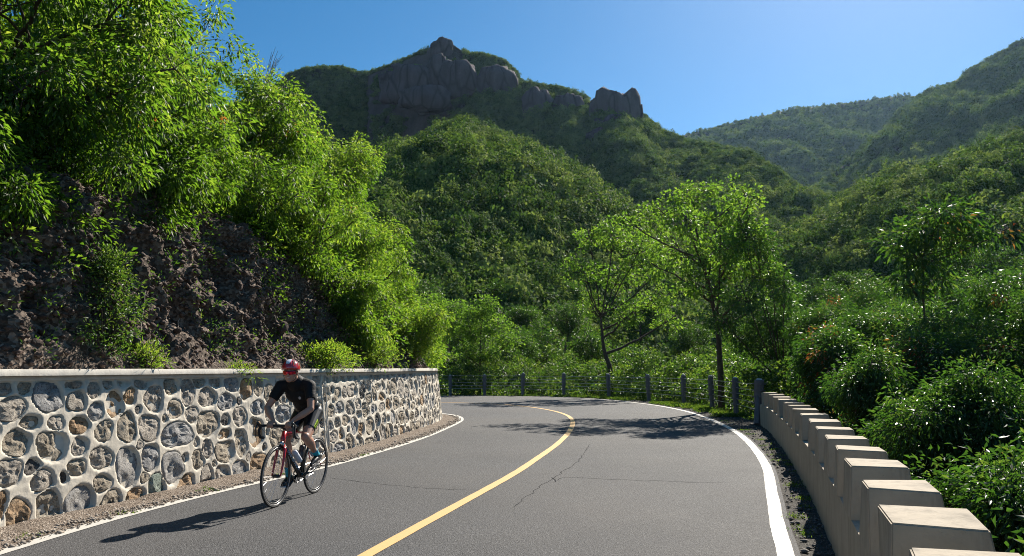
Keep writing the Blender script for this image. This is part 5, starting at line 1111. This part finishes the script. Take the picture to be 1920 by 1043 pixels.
# helmet
hel = Acc(); th = np.linspace(0, 2 * math.pi, 40, endpoint=False); ph = np.linspace(0, RAD(100), 15)
V = []
for p_ in ph:
    for t in th:
        x, y, z = math.sin(p_) * math.cos(t), math.sin(p_) * math.sin(t), math.cos(p_)
        bx_ = .142 if x > 0 else .155
        groove = .006 * (math.cos(t * 1.0 * 8 + .4) > .55) * (p_ > .25) * (p_ < 1.35) * (abs(y) > .12)
        V.append((x * (bx_ - groove), y * (.104 - groove), z * (.108 - groove) + .004 * x))
V = np.array(V); k = len(th); Vi = V * [.86, .84, .84] - [0, 0, .004]; nV = len(V); m_ = len(ph)
F = [(i * k + j, i * k + (j + 1) % k, (i + 1) * k + (j + 1) % k, (i + 1) * k + j) for i in range(m_ - 1) for j in range(k)]
F += [(nV + i * k + j, nV + (i + 1) * k + j, nV + (i + 1) * k + (j + 1) % k, nV + i * k + (j + 1) % k) for i in range(m_ - 1) for j in range(k)]
F += [((m_ - 1) * k + j, (m_ - 1) * k + (j + 1) % k, nV + (m_ - 1) * k + (j + 1) % k, nV + (m_ - 1) * k + j) for j in range(k)]
hc = hp(-.004, 0, .045); Rt = np.array(Matrix.Rotation(yaw, 3, 'Z') @ Matrix.Rotation(RAD(-2), 3, 'Y'))
tr_ = lambda W_: W_ @ Rt.T + hc
helm = mk('helmet', tr_(np.vstack([V, Vi])), F, plain('red_helmet_shell', (.42, .012, .022), .2, 0, .6, **{'Coat Weight': .8}), rider, True)
def patch(t0, t1, p0, p1, off, mat, nm, n=8, taper=0.0):
    P = []
    for p_ in np.linspace(p0, p1, n):
        f = 1 - taper * (p_ - p0) / (p1 - p0)
        for t in np.linspace(t0, t1, n):
            t_ = (t0 + t1) / 2 + (t - (t0 + t1) / 2) * f
            x, y, z = math.sin(p_) * math.cos(t_), math.sin(p_) * math.sin(t_), math.cos(p_); bx_ = .142 if x > 0 else .155; P.append((x * (bx_ + off), y * (.104 + off), z * (.108 + off) + .004 * x))
    return mk(nm, tr_(np.array(P)), grid_faces(n, n), mat, helm, True)
m_hw = plain('white_helmet_shell', (.72, .76, .82), .2, 0, .6, **{'Coat Weight': .8}); m_vt = plain('helmet_vent_dark', (.01, .01, .012), .8)
patch(-.80, .80, .05, 1.12, .003, m_hw, 'stripe', 10, .75)
for t0, t1, p0, p1 in ((-.95, -.68, .5, 1.25), (.68, .95, .5, 1.25), (1.25, 1.5, .5, 1.3), (-1.5, -1.25, .5, 1.3), (1.8, 2.0, .5, 1.3), (-2.0, -1.8, .5, 1.3)):
    patch(t0, t1, p0, p1, .0045, m_vt, 'vent', 5, .5)
# sunglasses: one wide curved lens with a dark frame and arms
P = []; Q = []
for t in np.linspace(-RAD(62), RAD(62), 21):
    for z in np.linspace(-.028, .018, 5):
        zz = z * (1 - .25 * abs(t)) if z < 0 else z; x = .102 * math.cos(t) + .006 - .05 * z; y = .086 * math.sin(t) * 1.02
        if abs(t) < .12 and z < -.01: zz = z * .75
        P.append(hp(x, y, zz + .008))
lens = NT('mirrored_red_lens'); geo = lens.coord(); sx_ = lens.n('ShaderNodeSeparateXYZ'); lens.l(geo, sx_.inputs[0]); mr_ = lens.n('ShaderNodeMapRange'); mr_.inputs['From Min'].default_value = -.09; mr_.inputs['From Max'].default_value = .09; lens.l(sx_.outputs[1], mr_.inputs[0])
lens = lens.done(lens.bsdf(lens.ramp(mr_.outputs[0], [(0, (.95, .30, .03)), (.35, (.9, .06, .03)), (.6, (.35, .01, .06)), (1, (.7, .02, .05))]), .12, None, .8, .75))
gl = mk('sunglasses', np.array(P), grid_faces(21, 5), lens, rider, True)
md = gl.modifiers.new('t', 'SOLIDIFY'); md.thickness = .002
fa = Acc(); fa.tube([hp(.102 * math.cos(t) + .007, .0875 * math.sin(t), .027) for t in np.linspace(-RAD(64), RAD(64), 21)], .0035, 6)
for s in (-1, 1): fa.tube([hp(.052, .079 * s, .02), hp(.0, .083 * s, .012), hp(-.03, .08 * s, .0)], .003, 5)
fa.obj('frame', m_blk, gl, True)
ms_ = Acc(); ms_.tube([hp(.0960 - .010 * (t / .022) ** 2, t, -.050 + .010 * (t / .022) ** 2) for t in np.linspace(-.024, .024, 9)], [.001, .003, .0045, .005, .005, .005, .0045, .003, .001], 8); ms_.obj('mouth', plain('teeth_and_lips', (.62, .42, .36), .4), rider, True)
st = Acc()
for s in (-1, 1): st.tube([hp(.01, .084 * s, .01), hp(.02, .077 * s, -.045), hp(.045, .045 * s, -.095), hp(.05, 0, -.112)], .0035, 5)
st.obj('chin_strap', m_blk, rider, True)
# emblem on the chest and the neon thigh panel follow the cloth
from mathutils.bvhtree import BVHTree
def on_cloth(obj, org, axis, w_, h_, upv, mat, nm, n=7, off=.002, gap=None):
    me = obj.data; bvh = BVHTree.FromPolygons([v.co[:] for v in me.vertices], [p.vertices[:] for p in me.polygons])
    axis = Vector(axis).normalized(); upv = Vector(upv).normalized(); sd_ = axis.cross(upv).normalized(); P = []
    for i in np.linspace(-1, 1, n):
        for j in np.linspace(-1, 1, n):
            o_ = Vector(org) - axis * .5 + sd_ * i * w_ * (math.sqrt(max(0, 1 - .8 * j * j)) if gap else 1) + upv * j * h_; hit = bvh.ray_cast(o_, axis)
            P.append(tuple(hit[0] - axis * off) if hit[0] else tuple(Vector(org)))
    return mk(nm, np.array(P), grid_faces(n, n), mat, obj, True)
on_cloth(jer, (.14, .045, 1.215), (-1, -.25, .35), .014, .020, (0, 0, 1), plain('pale_emblem', (.45, .45, .46), .6), 'emblem', 7, .002, True)
neon = plain('neon_yellow_print', (.50, .72, .02), .5)
tm = HI[1] * .50 + KN[1] * .50; td = (KN[1] - HI[1]) / np.linalg.norm(KN[1] - HI[1])
on_cloth(sho, tuple(tm), (-.25, -1, 0), .020, .085, tuple(td), neon, 'side_print', 9)
o = Acc()
for k in range(6):
    c = tm + td * (-.07 + .028 * k) ; hh_ = .012
    me = sho.data; bvh = BVHTree.FromPolygons([v.co[:] for v in me.vertices], [p.vertices[:] for p in me.polygons]) if k == 0 else bvh
    hit = bvh.ray_cast(Vector(c) + Vector((.125, .5, 0)), Vector((-.25, -1, 0)).normalized())
    if hit[0]:
        h0 = np.array(hit[0]) + [0, .0055, 0]; o.tube([h0 + td * .009 * math.cos(t) + np.array([-td[2], 0, td[0]]) * .012 * math.sin(t) for t in np.linspace(0, 5.2, 9)], .0022, 4)
if o.V: o.obj('print_lettering', m_sho, sho)

# ------------------------------------------------------------------ haze
hz = bpy.data.materials.new('haze'); hz.use_nodes = True; t_ = hz.node_tree; t_.nodes.clear(); ou = t_.nodes.new('ShaderNodeOutputMaterial'); pv = t_.nodes.new('ShaderNodeVolumePrincipled')
pv.inputs['Density'].default_value = .000034; pv.inputs['Color'].default_value = (.45, .70, 1, 1); pv.inputs['Anisotropy'].default_value = .6; t_.links.new(pv.outputs[0], ou.inputs['Volume'])
a = Acc(); top = max(float(h[2].max()) for h in H.values()) + 14; bot = min(float(GZ.min()), min(float(h[2].min()) for h in H.values())) - 2
zc_ = (top + bot) / 2; a.box((0, 0, zc_), (1700, 1700, (top - bot) / 2)); tag(a.obj('haze', hz), 'thin bluish haze filling the valley', kind='stuff')
